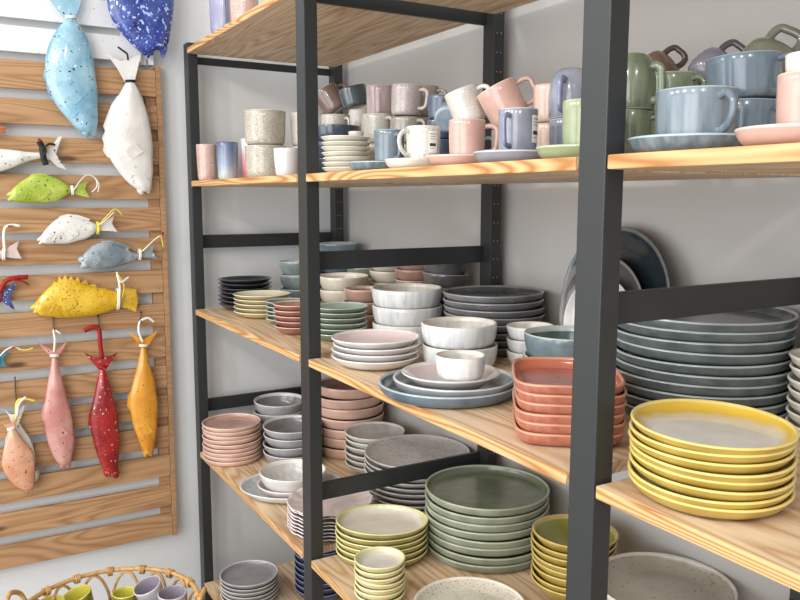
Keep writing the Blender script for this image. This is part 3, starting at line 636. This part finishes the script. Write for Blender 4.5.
# bottom shelf
S('plate', 'plate', 'dove grey plate', 'stack on the bottom shelf', 'dove grey plates', .235, .107, z5, .101, .090, 6, .74, G['grey5'], .85, 1.5)
S('bowl', 'bowl', 'navy blue bowl', 'stack on the bottom shelf', 'navy bowls', .340, .336, z5, .095, .210, 9, .55, G['navy'], .8, 1.7)

# plates standing on edge against the back wall
def standing(name, label, x, yb, R, mats, lean, depth=.02):
    o = obj(name, dish_bm(R, depth, .62, .6, .005, None, 72), mats)
    a = math.radians(lean); o.rotation_euler = (PI/2-a, 0, 0)     # dish opens toward -Y, top leans back to the wall
    o.location = (x, yb+math.sin(a)*R, z3+R*math.cos(a)+.001)
    return tag(o, label, 'plate', 'plates standing on edge')
standing('plate', 'large dark teal plate standing on edge against the back wall', 1.487, .535, .162, G['standteal'], 7)
standing('plate', 'dark grey plate standing on edge in front of the teal one', 1.477, .512, .130, G['standgrey'], 7)
standing('plate', 'pale grey plate standing on edge, frontmost of the three', 1.497, .490, .108, G['standwhite'], 7)

# ------------------------------------------------------------------ cups and mugs
def cup_bm(R, H, taper=.92, t=.004, seg=40, foot=.75, rnd=False):
    bm = bmesh.new(); rb = R*taper
    prof = [(0, .001, 0), (rb*foot*.9, .001, 0), (rb*foot, 0, 0), (rb*(foot+.1), .001, 0), (rb*.93, H*.05, 0), (rb*.99, H*.12, 0), (rb, H*.22, 0)]
    for s in (.4, .6, .8): prof.append((rb+(R-rb)*s, H*s, 0))
    if rnd:                                  # round-bellied cup
        prof = [(0, .001, 0), (R*.40, .001, 0), (R*.44, 0, 0)]+[(R*(.46+.58*math.sin(k/7*PI/2)**.9), H*.62*(1-math.cos(k/7*PI/2))+.001, 0) for k in range(1, 8)]+[(R*1.03, H*.8, 0)]
    prof += [(R, H-t*.4, 0), (R-t*.3, H, 2), (R-t*.8, H, 2), (R-t, H-t*.4, 1)]
    for s in (.8, .6, .4, .22): prof.append((rb+(R-rb)*s-t, H*s, 1))
    if rnd: prof = [p_ for p_ in prof if p_[2] != 1]+[(R-t, H*.85, 1), (R*.98-t, H*.6, 1), (R*.86-t, H*.35, 1), (R*.66-t, H*.2, 1)]
    prof += [(R*.4, H*.12, 1), (0, H*.11, 1)] if rnd else [(rb*.85, H*.1, 1), (rb*.5, H*.07, 1), (0, H*.06, 1)]
    rings = []
    for r, z, mi in prof:
        rings.append([bm.verts.new((0, 0, z))] if r < 1e-6 else [bm.verts.new((r*math.cos(k*2*PI/seg), r*math.sin(k*2*PI/seg), z)) for k in range(seg)])
    for i in range(len(rings)-1):
        A, B = rings[i], rings[i+1]; mi = prof[i+1][2]
        for k in range(seg):
            k2 = (k+1) % seg
            if len(A) == 1: f = bm.faces.new((A[0], B[k2], B[k]))
            elif len(B) == 1: f = bm.faces.new((A[k], A[k2], B[0]))
            else: f = bm.faces.new((A[k], A[k2], B[k2], B[k]))
            f.material_index = mi; f.smooth = True
    bmesh.ops.recalc_face_normals(bm, faces=bm.faces)
    return bm

def handle_bm(R, H, taper, out=.024, rad=.0034, square=True, hz=(.26, .84)):
    z0, z1 = H*hz[0], H*hz[1]; rb = R*taper
    r0 = rb+(R-rb)*hz[0]-.002; r1 = rb+(R-rb)*hz[1]-.002
    if square: P = [(r1, z1), (r1+out*.55, z1+.001), (r1+out*.93, z1-.004), (r1+out, z1-.014), (r0+out*.98, z0+.014), (r0+out*.88, z0+.004), (r0+out*.5, z0-.0005), (r0, z0)]
    else: P = [(r1, z1), (r1+out*.5, z1+.003), (r1+out, (z0+z1)/2+.012), (r1+out*.9, (z0+z1)/2-.008), (r0+out*.4, z0+.001), (r0, z0)]
    bm = bmesh.new(); tube(bm, spline([(x, 0, z) for x, z in P], 4), rad, 8, flat=1.35); return bm

def mug(label, mats, R, H, pos=None, px=None, az=0., roll=0., fwd=0., flip=False, taper=.95, square=True, out=.024, group=None, handle=True, hmat=None, name='mug', tagside=None, cat='mug', rad=.0034, rnd=False):
    """pos: base centre. px=(u, v, Y): body centre seen there at depth Y. roll: lean to the picture's left, fwd: lean towards the viewer (degrees)"""
    root = empty(name); tag(root, label, cat, group)
    obj('body', cup_bm(R, H, taper, rnd=rnd), mats, root)
    if handle: obj('handle', handle_bm(R, H, taper, out, rad, square), hmat or mats[0], root)
    if tagside is not None:
        bm = bmesh.new(); rr = R*.985+.0006; a0 = math.radians(tagside-17); a1 = math.radians(tagside+17)
        def strip(a0, a1, za, zb, r, mi):
            vs = [[bm.verts.new((r*math.cos(a0+(a1-a0)*k/6), r*math.sin(a0+(a1-a0)*k/6), z)) for k in range(7)] for z in (za, zb)]
            for k in range(6):
                f = bm.faces.new((vs[0][k], vs[0][k+1], vs[1][k+1], vs[1][k])); f.material_index = mi; f.smooth = True
        strip(a0, a1, H*.32, H*.86, rr, 0)
        for q, (za, zb, w) in enumerate(((.78, .80, .8), (.72, .735, .7), (.66, .675, .75), (.48, .56, .7), (.42, .435, .5))):
            strip(a0+(a1-a0)*.12, a0+(a1-a0)*(.12+w), H*za, H*(zb-.006), rr+.0004, 1)
        obj('price_label', bm, [M['paper'], M['ink']], root)
    if pos is not None: view = (Vector(pos)-CAM)
    else: p = at(px[0], px[1], 1, px[2]); view = p-CAM
    view.z = 0; view.normalize(); right = view.cross(Vector((0, 0, 1)))
    rot = Matrix.Rotation(math.radians(-roll), 3, view) @ Matrix.Rotation(math.radians(fwd), 3, right)
    base = Matrix.Rotation(math.radians(az), 3, 'Z')
    if flip: base = base @ Matrix.Rotation(PI, 3, 'X')
    r3 = rot @ base
    if pos is not None and not flip and not roll and not fwd: loc = Vector(pos)+Vector((0, 0, .0006))
    else:
        c = Vector(pos)+Vector((0, 0, H/2)) if pos is not None else p
        loc = c - r3 @ Vector((0, 0, H/2))
    mw = r3.to_4x4(); mw.translation = loc; root.matrix_world = mw
    return root

C_ = {}
C_['pinkspeck'] = trio(g('pink_speck', (214, 170, 156), (224, 190, 176), (170, 110, 96), 260, .16), g('pink_speck_in', (220, 190, 176)))
t = NT('blue_fade'); sep = t.n('ShaderNodeSeparateXYZ'); t.link(t.co, sep.inputs[0])
st_ = t.noise(t.mapping((1, 1, .1)), 90., 2.)
zf = t.math('ADD', t.math('DIVIDE', sep.outputs[2], .13), t.math('MULTIPLY', t.math('SUBTRACT', st_, .5), .4))
t.color(t.ramp(zf, [(.1, srgb(200, 204, 202)), (.45, srgb(142, 158, 178)), (.85, srgb(104, 118, 150))])); C_['bluefade'] = trio(t.set(.2, .4), g('blue_in', (90, 104, 140)), g('blue_lip', (64, 70, 92)))
t = NT('pink_fade'); sep = t.n('ShaderNodeSeparateXYZ'); t.link(t.co, sep.inputs[0]); zf = t.math('DIVIDE', sep.outputs[2], .14)
t.color(t.ramp(zf, [(.15, srgb(214, 104, 116)), (.6, srgb(224, 168, 178)), (.8, srgb(226, 222, 226))])); C_['pinkfade'] = trio(t.set(.2, .4), g('pf_in', (220, 216, 220)))
C_['oat'] = trio(g('oat', (196, 190, 172), (212, 206, 190), (132, 124, 104), 240, .22), g('oat_in', (206, 200, 186)), g('oat_rim', (224, 218, 206)))
C_['oatpale'] = trio(g('oat_pale', (208, 202, 192), (220, 214, 206), (170, 160, 150), 260, .12), g('oatp_in', (214, 208, 200)))
C_['whitecup'] = trio(g('pearl', (214, 214, 218), (228, 226, 226)), g('pearl_in', (220, 220, 220)))
C_['bluegrey'] = trio(g('blue_grey', (98, 118, 134), (116, 136, 150)), g('bg_in', (110, 136, 152)), g('bg_rim', (160, 180, 190)))
C_['whitespeck'] = trio(g('white_speck', (220, 218, 208), (228, 226, 216), (90, 90, 84), 230, .085), g('ws_in', (224, 220, 210)))
C_['pink'] = trio(g('shell_pink', (208, 156, 140), (218, 170, 154)), g('sp_in', (212, 160, 146)), g('sp_rim', (232, 196, 182)))
C_['lilac'] = trio(g('lilac', (124, 130, 152), (152, 156, 172)), g('lilac_in', (132, 140, 166)), g('lilac_rim', (190, 194, 206)))
C_['lilach'] = g('lilac_handle', (122, 128, 178), (140, 146, 190))
C_['green'] = trio(g('leaf', (146, 162, 114), (164, 178, 132)), g('leaf_in', (150, 168, 116)), g('leaf_rim', (192, 202, 160)))
C_['dgreen'] = trio(g('fern', (96, 114, 84), (128, 144, 112), streak=True), g('fern_in', (90, 110, 80)), g('fern_rim', (160, 174, 146)))
C_['blue'] = trio(g('steel_blue', (96, 116, 132), (128, 146, 158), streak=True), g('sb_in', (110, 138, 160)), g('sb_rim', (162, 184, 196)))
C_['blue2'] = trio(g('steel_blue2', (80, 104, 126), (106, 128, 146), streak=True), g('sb2_in', (90, 118, 142)), g('sb2_rim', (130, 156, 172)))
C_['cream'] = trio(g('cream_cup', (220, 212, 200), (230, 222, 210)))
C_['brown'] = trio(g('umber', (118, 92, 84), (136, 106, 96)), g('umber_in', (96, 74, 66)), g('umber_rim', (196, 180, 170)))
C_['tealm'] = trio(g('petrol', (62, 78, 84), (86, 102, 106), streak=True), g('petrol_in', (34, 40, 44)), g('petrol_rim', (30, 34, 38)))
C_['mauve'] = trio(g('mauve', (158, 120, 124), (186, 164, 160), streak=True), g('mauve_in', (150, 126, 126)), g('mauve_rim', (186, 170, 166)))
C_['mauvespeck'] = trio(g('mauve_speck', (168, 154, 150), (184, 168, 164), (134, 116, 114), 240, .13), g('ms_in', (150, 140, 136)), g('ms_rim', (196, 186, 180)))
C_['taupe'] = trio(g('taupe', (150, 140, 126), (166, 156, 142), (120, 110, 98), 240, .13))
C_['greyoat'] = trio(g('grey_oat', (186, 180, 168), (202, 196, 184), (146, 138, 124), 240, .13), g('go_in', (176, 170, 158)), g('go_rim', (212, 206, 194)))
C_['denim'] = trio(g('denim_cup', (66, 84, 112), (80, 98, 124)), None, g('denim_cup_rim', (96, 122, 156)))
C_['sky'] = trio(g('sky', (112, 134, 154), (142, 164, 182)))
C_['peach'] = trio(g('peach_cup', (206, 164, 146), (218, 180, 162), streak=True))
C_['darkred'] = trio(g('dark_red', (112, 78, 70), (128, 92, 82)), None, None); C_['darkredh'] = g('dark_red_handle', (84, 62, 58))
C_['purple'] = trio(g('dusk', (108, 108, 128), (124, 122, 142)), None, None); C_['purpleh'] = g('dusk_handle', (76, 74, 80))
C_['olivem'] = trio(g('olive_cup', (94, 100, 84), (108, 114, 96)))
C_['limey'] = trio(g('lime_cup', (126, 134, 22), (158, 160, 40), (70, 80, 20), 160, .1), g('lime_cup_in', (206, 196, 40), (220, 210, 60)), g('lime_cup_rim', (226, 214, 70)))
C_['lavender'] = trio(g('lavender_cup', (186, 184, 194), (196, 194, 202)), g('lav_in', (156, 146, 164)), g('lav_rim', (206, 200, 206)))
C_['lavender1'] = trio(g('lavender_mug', (140, 142, 182), (158, 160, 196)))
C_['duskm'] = trio(g('dusk_mug', (84, 84, 100), (100, 100, 116)))

# left bay of the cup shelf
mug('pink speckled tumbler at the left end of the cup shelf', C_['pinkspeck'], .034, .121, pos=(.086, .043, z2), handle=False, name='tumbler', cat='tumbler', taper=.9)
mug('blue tumbler fading to white beside the pink speckled one', C_['bluefade'], .0365, .128, pos=(.130, .102, z2), handle=False, name='tumbler', cat='tumbler', taper=.9)
mug('tumbler fading from white to rose behind the oat pots', C_['pinkfade'], .037, .141, pos=(.158, .178, z2), handle=False, name='tumbler', cat='tumbler', taper=.85)
mug('oat speckled pot standing under the handled one', C_['oat'], .063, .101, pos=(.416, .130, z2), handle=False, group='oat pots', name='pot', cat='pot')
mug('oat speckled handled pot stacked on top of another', C_['oat'], .064, .104, pos=(.416, .130, z2+.1015), az=205, out=.016, group='oat pots', hmat=M['rib_black'], name='handled_pot', cat='pot')
mug('pale oat pot half hidden behind the second front post', C_['oatpale'], .060, .100, pos=(.455, .262, z2), handle=False, group='oat pots', name='pot', cat='pot')
mug('pale oat pot on top, half hidden behind the front post', C_['oatpale'], .060, .102, pos=(.455, .262, z2+.1005), handle=False, group='oat pots', name='pot', cat='pot')
mug('small pearl white cup with its handle turned to the wall', C_['whitecup'], .036, .075, pos=(.737, .070, z2), az=150, taper=.86, square=False)
# middle bay, front row
S('bowl', 'bowl', 'denim blue bowl', 'pair behind the ivory saucers', 'denim bowls', .719, .225, z2, .068, .142, 3, .7, G['navy2'], .8, 1.15, t=.005)
S('saucer', 'saucer', 'ivory saucer', 'leaning stack by the second front post', 'ivory saucers', 1.070, .085, z2, .058, .084, 7, .62, G['saucer'], .6, 1.2, jit=.004, tilt=1.)
S('dish', 'dish', 'tiny pale speckled dish', 'lying on top of the ivory saucers', None, 1.09, .10, z2+.0845, .018, .012, 1, .8, C_['oatpale'], .9, t=.002)
def saucer(desc, place, x, y, R, mats, H=.019): S('saucer', 'saucer', desc, place, None, x, y, z2, R, max(H, .0205), 1, .62, mats, .85, t=.006)
saucer('pale blue saucer', 'on the shelf edge under the blue-grey mug', 1.238, .070, .058, C_['blue'], .014)
saucer('cream saucer', 'on the shelf edge under the price-tagged mug', 1.389, .078, .060, C_['cream'], .016)
saucer('shell pink saucer', 'under the shell pink mug', 1.545, .082, .062, C_['pink'], .017)
saucer('pale lilac saucer', 'under the lilac mug with a label', 1.695, .082, .064, C_['lilac'], .019)
saucer('leaf green saucer', 'under the leaf green mug', 1.851, .084, .062, C_['green'], .020)
mug('blue-grey mug standing next to the ivory saucers', C_['bluegrey'], .0325, .080, pos=(1.262, .092, z2+.0070), az=-6)
mug('white dark-flecked mug with a price label', C_['whitespeck'], .0345, .077, pos=(1.400, .092, z2+.0070), az=-88, tagside=90, square=False)
mug('shell pink mug standing upright on a pink saucer', C_['pink'], .033, .076, pos=(1.562, .084, z2+.0070), az=50)
mug('lilac mug standing upright on a lilac saucer', C_['lilac'], .033, .082, pos=(1.703, .088, z2+.0070), az=-62, hmat=C_['lilach'], tagside=84)
mug('leaf green mug beside the large front post', C_['green'], .033, .080, pos=(1.858, .090, z2+.0070), az=70)
# middle bay, piled behind
B = 'mugs piled at the back of the cup shelf'
def pm(label, mats, R, H, px, **k): return mug(label, mats, R, H, px=px, group=B, **k)
for (x, y, zz, H_, mt, lb) in [(.997, .205, 0, .076, 'greyoat', 'grey oat mug at the bottom of the pile behind the ivory saucers'), (1.142, .205, 0, .068, 'taupe', 'taupe mug at the bottom of the pile behind the blue-grey mug'),
                           (1.247, .235, 0, .072, 'denim', 'denim mug at the bottom of the pile behind the price-tagged mug'), (1.40, .20, 0, .076, 'bluegrey', 'blue-grey mug under the leaning off-white mug'),
                           (1.518, .215, 0, .074, 'taupe', 'taupe mug behind the gap between pink and lilac mugs'), (.925, .255, 0, .074, 'taupe', 'taupe mug at the bottom under the mauve streaked mug'),
                           (.925, .255, .0748, .074, 'greyoat', 'grey oat mug directly under the mauve streaked mug'), (1.085, .290, 0, .068, 'mauve', 'mauve mug at the bottom of the back row'),
                           (1.085, .290, .0688, .068, 'mauvespeck', 'mauve speckled mug directly under the taupe one'), (.550, .312, 0, .091, 'greyoat', 'grey oat mug at the bottom under the umber mug'),
                           (.550, .312, .0918, .091, 'taupe', 'taupe mug directly under the umber mug'), (.660, .340, 0, .072, 'taupe', 'taupe mug at the bottom under the petrol mug'),
                           (.660, .340, .0728, .072, 'greyoat', 'grey oat mug second from below under the petrol mug')]:
    mug(lb, C_[mt], .035, H_, pos=(x, y, z2+zz), az=40, group=B)
pm('umber mug leaning left on the pile by the rear post', C_['brown'], .040, .076, (331, 101, .30), az=75, roll=33, fwd=-8)
mug('off-white mug upside down under the petrol mug', C_['oatpale'], .035, .056, pos=(.645, .340, z2+.1465), az=60, flip=True, handle=False, group=B)
pm('petrol mug lying tilted beside the umber one', C_['tealm'], .042, .060, (354, 97.5, .338), az=120, roll=14)
mug('mauve streaked mug standing high on the pile', C_['mauve'], .036, .080, pos=(.925, .255, z2+.1496), az=75, group=B)
mug('grey oat mug standing in the topmost denim bowl', C_['greyoat'], .041, .074, pos=(.719, .225, z2+.0985), az=15, out=.018, group=B)
mug('grey oat mug right of the one in the denim bowl', C_['greyoat'], .039, .072, pos=(.997, .205, z2+.0768), az=10, group=B)
mug('mauve speckled mug tipped in the middle of the pile', C_['mauvespeck'], .036, .070, pos=(1.142, .205, z2+.1325), az=25, roll=-3, group=B)
mug('taupe mug behind the mauve speckled one', C_['taupe'], .036, .074, pos=(1.085, .290, z2+.1376), az=30, group=B)
mug('taupe speckled mug under the mauve speckled one', C_['taupe'], .036, .060, pos=(1.142, .205, z2+.0688), az=15, group=B)
mug('denim blue cup stacked on another denim cup', C_['denim'], .034, .052, pos=(1.247, .235, z2+.1165), handle=False, roll=-5, taper=.85, name='cup', cat='cup', group=B)
mug('denim blue cup under another denim cup', C_['denim'], .034, .042, pos=(1.247, .235, z2+.0728), handle=False, taper=.85, name='cup', cat='cup', group=B)
pm('sky blue mug lying with its bottom to the viewer', C_['sky'], .030, .055, (449, 117, .185), handle=False, fwd=-70, roll=-30)
pm('off-white mug leaning left above the shell pink mug', C_['oatpale'], .034, .070, (466, 107, .17), az=35, roll=20)
pm('shell pink mug leaning left above the lilac mug', C_['pink'], .040, .076, (504, 105, .205), az=52, roll=27, out=.028)
mug('peach mug standing behind the lilac mug', C_['peach'], .034, .080, pos=(1.605, .245, z2), group=B, az=-10, handle=False)
mug('peach mug stacked on another behind the lilac mug', C_['peach'], .034, .070, pos=(1.600, .248, z2+.081), group=B, az=-10, handle=False)
mug('lilac mug under an upside-down one', C_['lilac'], .036, .078, pos=(1.706, .200, z2), group=B, az=40)
mug('lilac mug turned upside down on top of another', C_['lilac'], .037, .084, pos=(1.706, .200, z2+.0795), group=B, az=-62, flip=True, rnd=True, out=.020, rad=.0048, hmat=C_['lilach'])
# right bay
saucer('large pale blue saucer', 'under the wide blue cup', 2.046, .096, .078, C_['blue'], .022)
saucer('peach pink saucer', 'at the right edge of the picture', 2.206, .078, .064, C_['pink'], .022)
mug('wide steel blue cup standing on the large saucer', C_['blue'], .0505, .073, pos=(2.054, .096, z2+.0070), az=-17, out=.026, name='cup', cat='cup', square=False, rad=.0042)
mug('shell pink cup at the right edge of the picture', C_['pink'], .034, .070, pos=(2.225, .070, z2+.0070), az=60, name='cup', cat='cup')
Cg = 'cups piled in the right bay of the cup shelf'
mug('steel blue cup under another behind the wide cup', C_['blue2'], .050, .080, pos=(2.005, .250, z2), az=10, group=Cg, name='cup', cat='cup')
mug('steel blue cup stacked on another behind the wide cup', C_['blue2'], .051, .062, pos=(2.007, .250, z2+.0805), az=8, group=Cg, roll=3, name='cup', cat='cup')
mug('fern green mug standing right behind the large front post', C_['dgreen'], .034, .080, pos=(1.842, .20, z2), az=25, group=Cg)
mug('fern green mug upside down on another beside the post', C_['dgreen'], .033, .086, pos=(1.847, .20, z2+.0805), az=12, flip=True, rnd=True, out=.018, rad=.005, group=Cg, fwd=0)
mug('fern green wide cup under another in the back row', C_['dgreen'], .042, .080, pos=(1.795, .345, z2), az=5, group=Cg, name='cup', cat='cup')
mug('fern green wide cup stacked in the back row', C_['dgreen'], .048, .070, pos=(1.800, .335, z2+.0805), az=0, group=Cg, name='cup', cat='cup')
mug('fern green cup at the bottom under the olive grey mug', C_['dgreen'], .036, .080, pos=(1.985, .345, z2), az=12, group=Cg, handle=False, name='cup', cat='cup')
mug('tall fern green mug under the dusk purple mug', C_['dgreen'], .034, .104, pos=(1.795, .432, z2), az=12, group=Cg, handle=False)
mug('fern green mug at the bottom under the dark red mug', C_['dgreen'], .034, .068, pos=(1.678, .450, z2), az=12, group=Cg, handle=False)
mug('taupe mug directly under the dark red mug', C_['taupe'], .034, .066, pos=(1.678, .450, z2+.0688), az=12, group=Cg, handle=False)
mug('dark red mug leaning over the fern green cups', C_['darkred'], .034, .060, px=(655, 70, .44), az=52, roll=38, flip=True, rnd=True, out=.026, rad=.0042, hmat=C_['darkredh'], group=Cg)
mug('dusk purple mug leaning left on the pile', C_['purple'], .036, .066, px=(711, 70, .430), az=50, roll=42, flip=True, rnd=True, out=.028, rad=.0045, hmat=C_['purpleh'], group=Cg)
mug('olive grey mug upside down at the top right', C_['olivem'], .040, .070, px=(762, 66, .335), az=45, flip=True, roll=55, fwd=0, rnd=True, out=.026, rad=.0048, group=Cg)
mug('small cream cup standing on the pink cup at the right edge', C_['cream'], .026, .022, pos=(2.222, .072, z2+.0765), handle=False, group=Cg, name='cup', cat='cup')
# top shelf
mug('lavender mug at the left end of the top shelf', C_['lavender1'], .046, .120, pos=(.305, .048, z1), az=60, group='mugs on the top shelf')
mug('dark dusk mug behind the lavender one on the top shelf', C_['duskm'], .040, .110, pos=(.400, .060, z1), az=150, group='mugs on the top shelf')
mug('shell pink mug third along the top shelf', C_['pinkspeck'], .042, .110, pos=(.480, .050, z1), az=90, handle=False, group='mugs on the top shelf')

# ------------------------------------------------------------------ rattan basket on legs with cups
BC = Vector((.66, -.43, 0)); BR, BZ = .235, .425
basket = tag(empty('rattan_basket', BC), 'round rattan basket stand with looped rim holding cups, in front of the wall panel', 'basket')
def badd(nm, bm, mt=M['rattan'], par=basket):
    o = obj(nm, bm, mt, None, True); o.parent = par; return o
def cr(r, z, n=48, a0=0.): return [(r*math.cos(a0+k*2*PI/n), r*math.sin(a0+k*2*PI/n), z) for k in range(n)]
bm = bmesh.new(); tube(bm, cr(BR, BZ), .0065, 8, True); badd('rim', bm)
bm = bmesh.new(); tube(bm, cr(BR*.93, BZ-.115), .0055, 8, True)
for q in range(12): tube(bm, cr(BR*.93*(q+.5)/12, BZ-.118, 40), .0085, 6, True)
badd('tray_base', bm)
nl = 16
for q in range(nl):
    a0 = q*2*PI/nl; pts = []
    for k in range(13):
        s = k/12; a = a0+(s-.5)*2*PI/nl*1.02; zz = BZ-.115+.108*math.sin(s*PI)**.55
        rr = BR*.93+(BR*.07)*(zz-BZ+.115)/.115
        pts.append((rr*math.cos(a), rr*math.sin(a), zz))
    bm = bmesh.new(); tube(bm, pts, .0042, 6); badd('loop', bm)
for q in range(nl):
    a = (q+.5)*2*PI/nl; bm = bmesh.new(); pts = []
    for k in range(34):                      # one strip of cane wound round rim and loop
        t_ = k*2*PI/10; aa = a+(k/33-.5)*.075
        pts.append((BR*math.cos(aa)+.0105*math.cos(t_)*math.cos(aa), BR*math.sin(aa)+.0105*math.cos(t_)*math.sin(aa), BZ-.003+.0115*math.sin(t_)))
    tube(bm, pts, .0026, 5); badd('binding', bm)
for q in range(4):
    a = math.radians(65+90*q); bm = bmesh.new()
    tube(bm, [(BR*.9*math.cos(a), BR*.9*math.sin(a), BZ-.12), (BR*.95*math.cos(a), BR*.95*math.sin(a), .0)], .009, 8); badd('leg', bm)
for q, a in enumerate((math.radians(62), math.radians(242))):           # looped grips at both ends of the rim
    bm = bmesh.new(); c = Vector((math.cos(a), math.sin(a), 0)); s_ = Vector((-math.sin(a), math.cos(a), 0))
    pts = [c*BR+s_*.045, c*(BR+.012)+s_*.040+Vector((0, 0, .030)), c*(BR+.020)+Vector((0, 0, .050)), c*(BR+.012)-s_*.040+Vector((0, 0, .030)), c*BR-s_*.045]
    tube(bm, spline([p+Vector((0, 0, BZ)) for p in pts], 5), .0065, 8); badd('grip', bm)
bz = BZ-.108
def bcup(label, mats, u, v, Zc, R, H, roll=0, fwd=0):
    p = at(u, v, 2, Zc); r_ = mug(label, mats, R, H, pos=(p.x, p.y, Zc-H), handle=False, roll=roll, fwd=fwd, name='cup', cat='cup', group='cups in the rattan basket', taper=.8); return r_
bcup('lime green cup at the left of the basket', C_['limey'], 51, 602, .400, .040, .075, 6)
bcup('lime green cup leaning left at the back of the basket', C_['limey'], 80, 592, .412, .040, .075, 15, 4)
bcup('lime green cup in the middle front of the basket', C_['limey'], 86, 607, .400, .031, .070, 0)
bcup('lime green cup beside the lavender cups', C_['limey'], 125, 592, .400, .036, .070, 0)
bcup('lavender cup leaning right at the back of the basket', C_['lavender'], 151, 583, .425, .040, .075, 18, 8)
bcup('lavender cup at the right end of the basket', C_['lavender'], 172, 592, .410, .040, .075, 0, 3)
bcup('lavender cup at the front of the basket', C_['lavender'], 143, 609, .400, .038, .075, 0)

# ------------------------------------------------------------------ light
w = bpy.data.worlds.new('world'); SC.world = w; w.use_nodes = True
bg = w.node_tree.nodes['Background']; bg.inputs[0].default_value = (.97, .985, 1., 1); bg.inputs[1].default_value = .8
def area(name, loc, look, sx, sy, power, col=(1, 1, 1)):
    ld = bpy.data.lights.new(name, 'AREA'); ld.shape = 'RECTANGLE'; ld.size = sx; ld.size_y = sy; ld.energy = power; ld.color = col
    o = bpy.data.objects.new(name, ld); COL.objects.link(o); o.location = loc
    o.rotation_euler = (Vector(look)-Vector(loc)).to_track_quat('-Z', 'Y').to_euler(); return o
area('window_light', (3.5, -3.2, 1.55), (.6, 0, 1.0), 2.4, 2.4, 78, (.99, .99, 1.))
area('window_light', (.9, -3.7, 1.5), (.9, .3, .9), 2.0, 2.2, 52, (.97, .99, 1.))
for lx, ly in ((3.0, -1.6), (2.2, -1.9), (1.4, -2.0), (.6, -2.0), (3.6, -.9)):
    area('ceiling_lamp', (lx, ly, 2.7), (lx-.35, .3, .8), .14, .14, 11, (1., .95, .88))
SC.view_settings.view_transform = 'Standard'; SC.view_settings.look = 'None'; SC.view_settings.exposure = 0.; SC.view_settings.gamma = 1.
SC.cycles.use_denoising = True
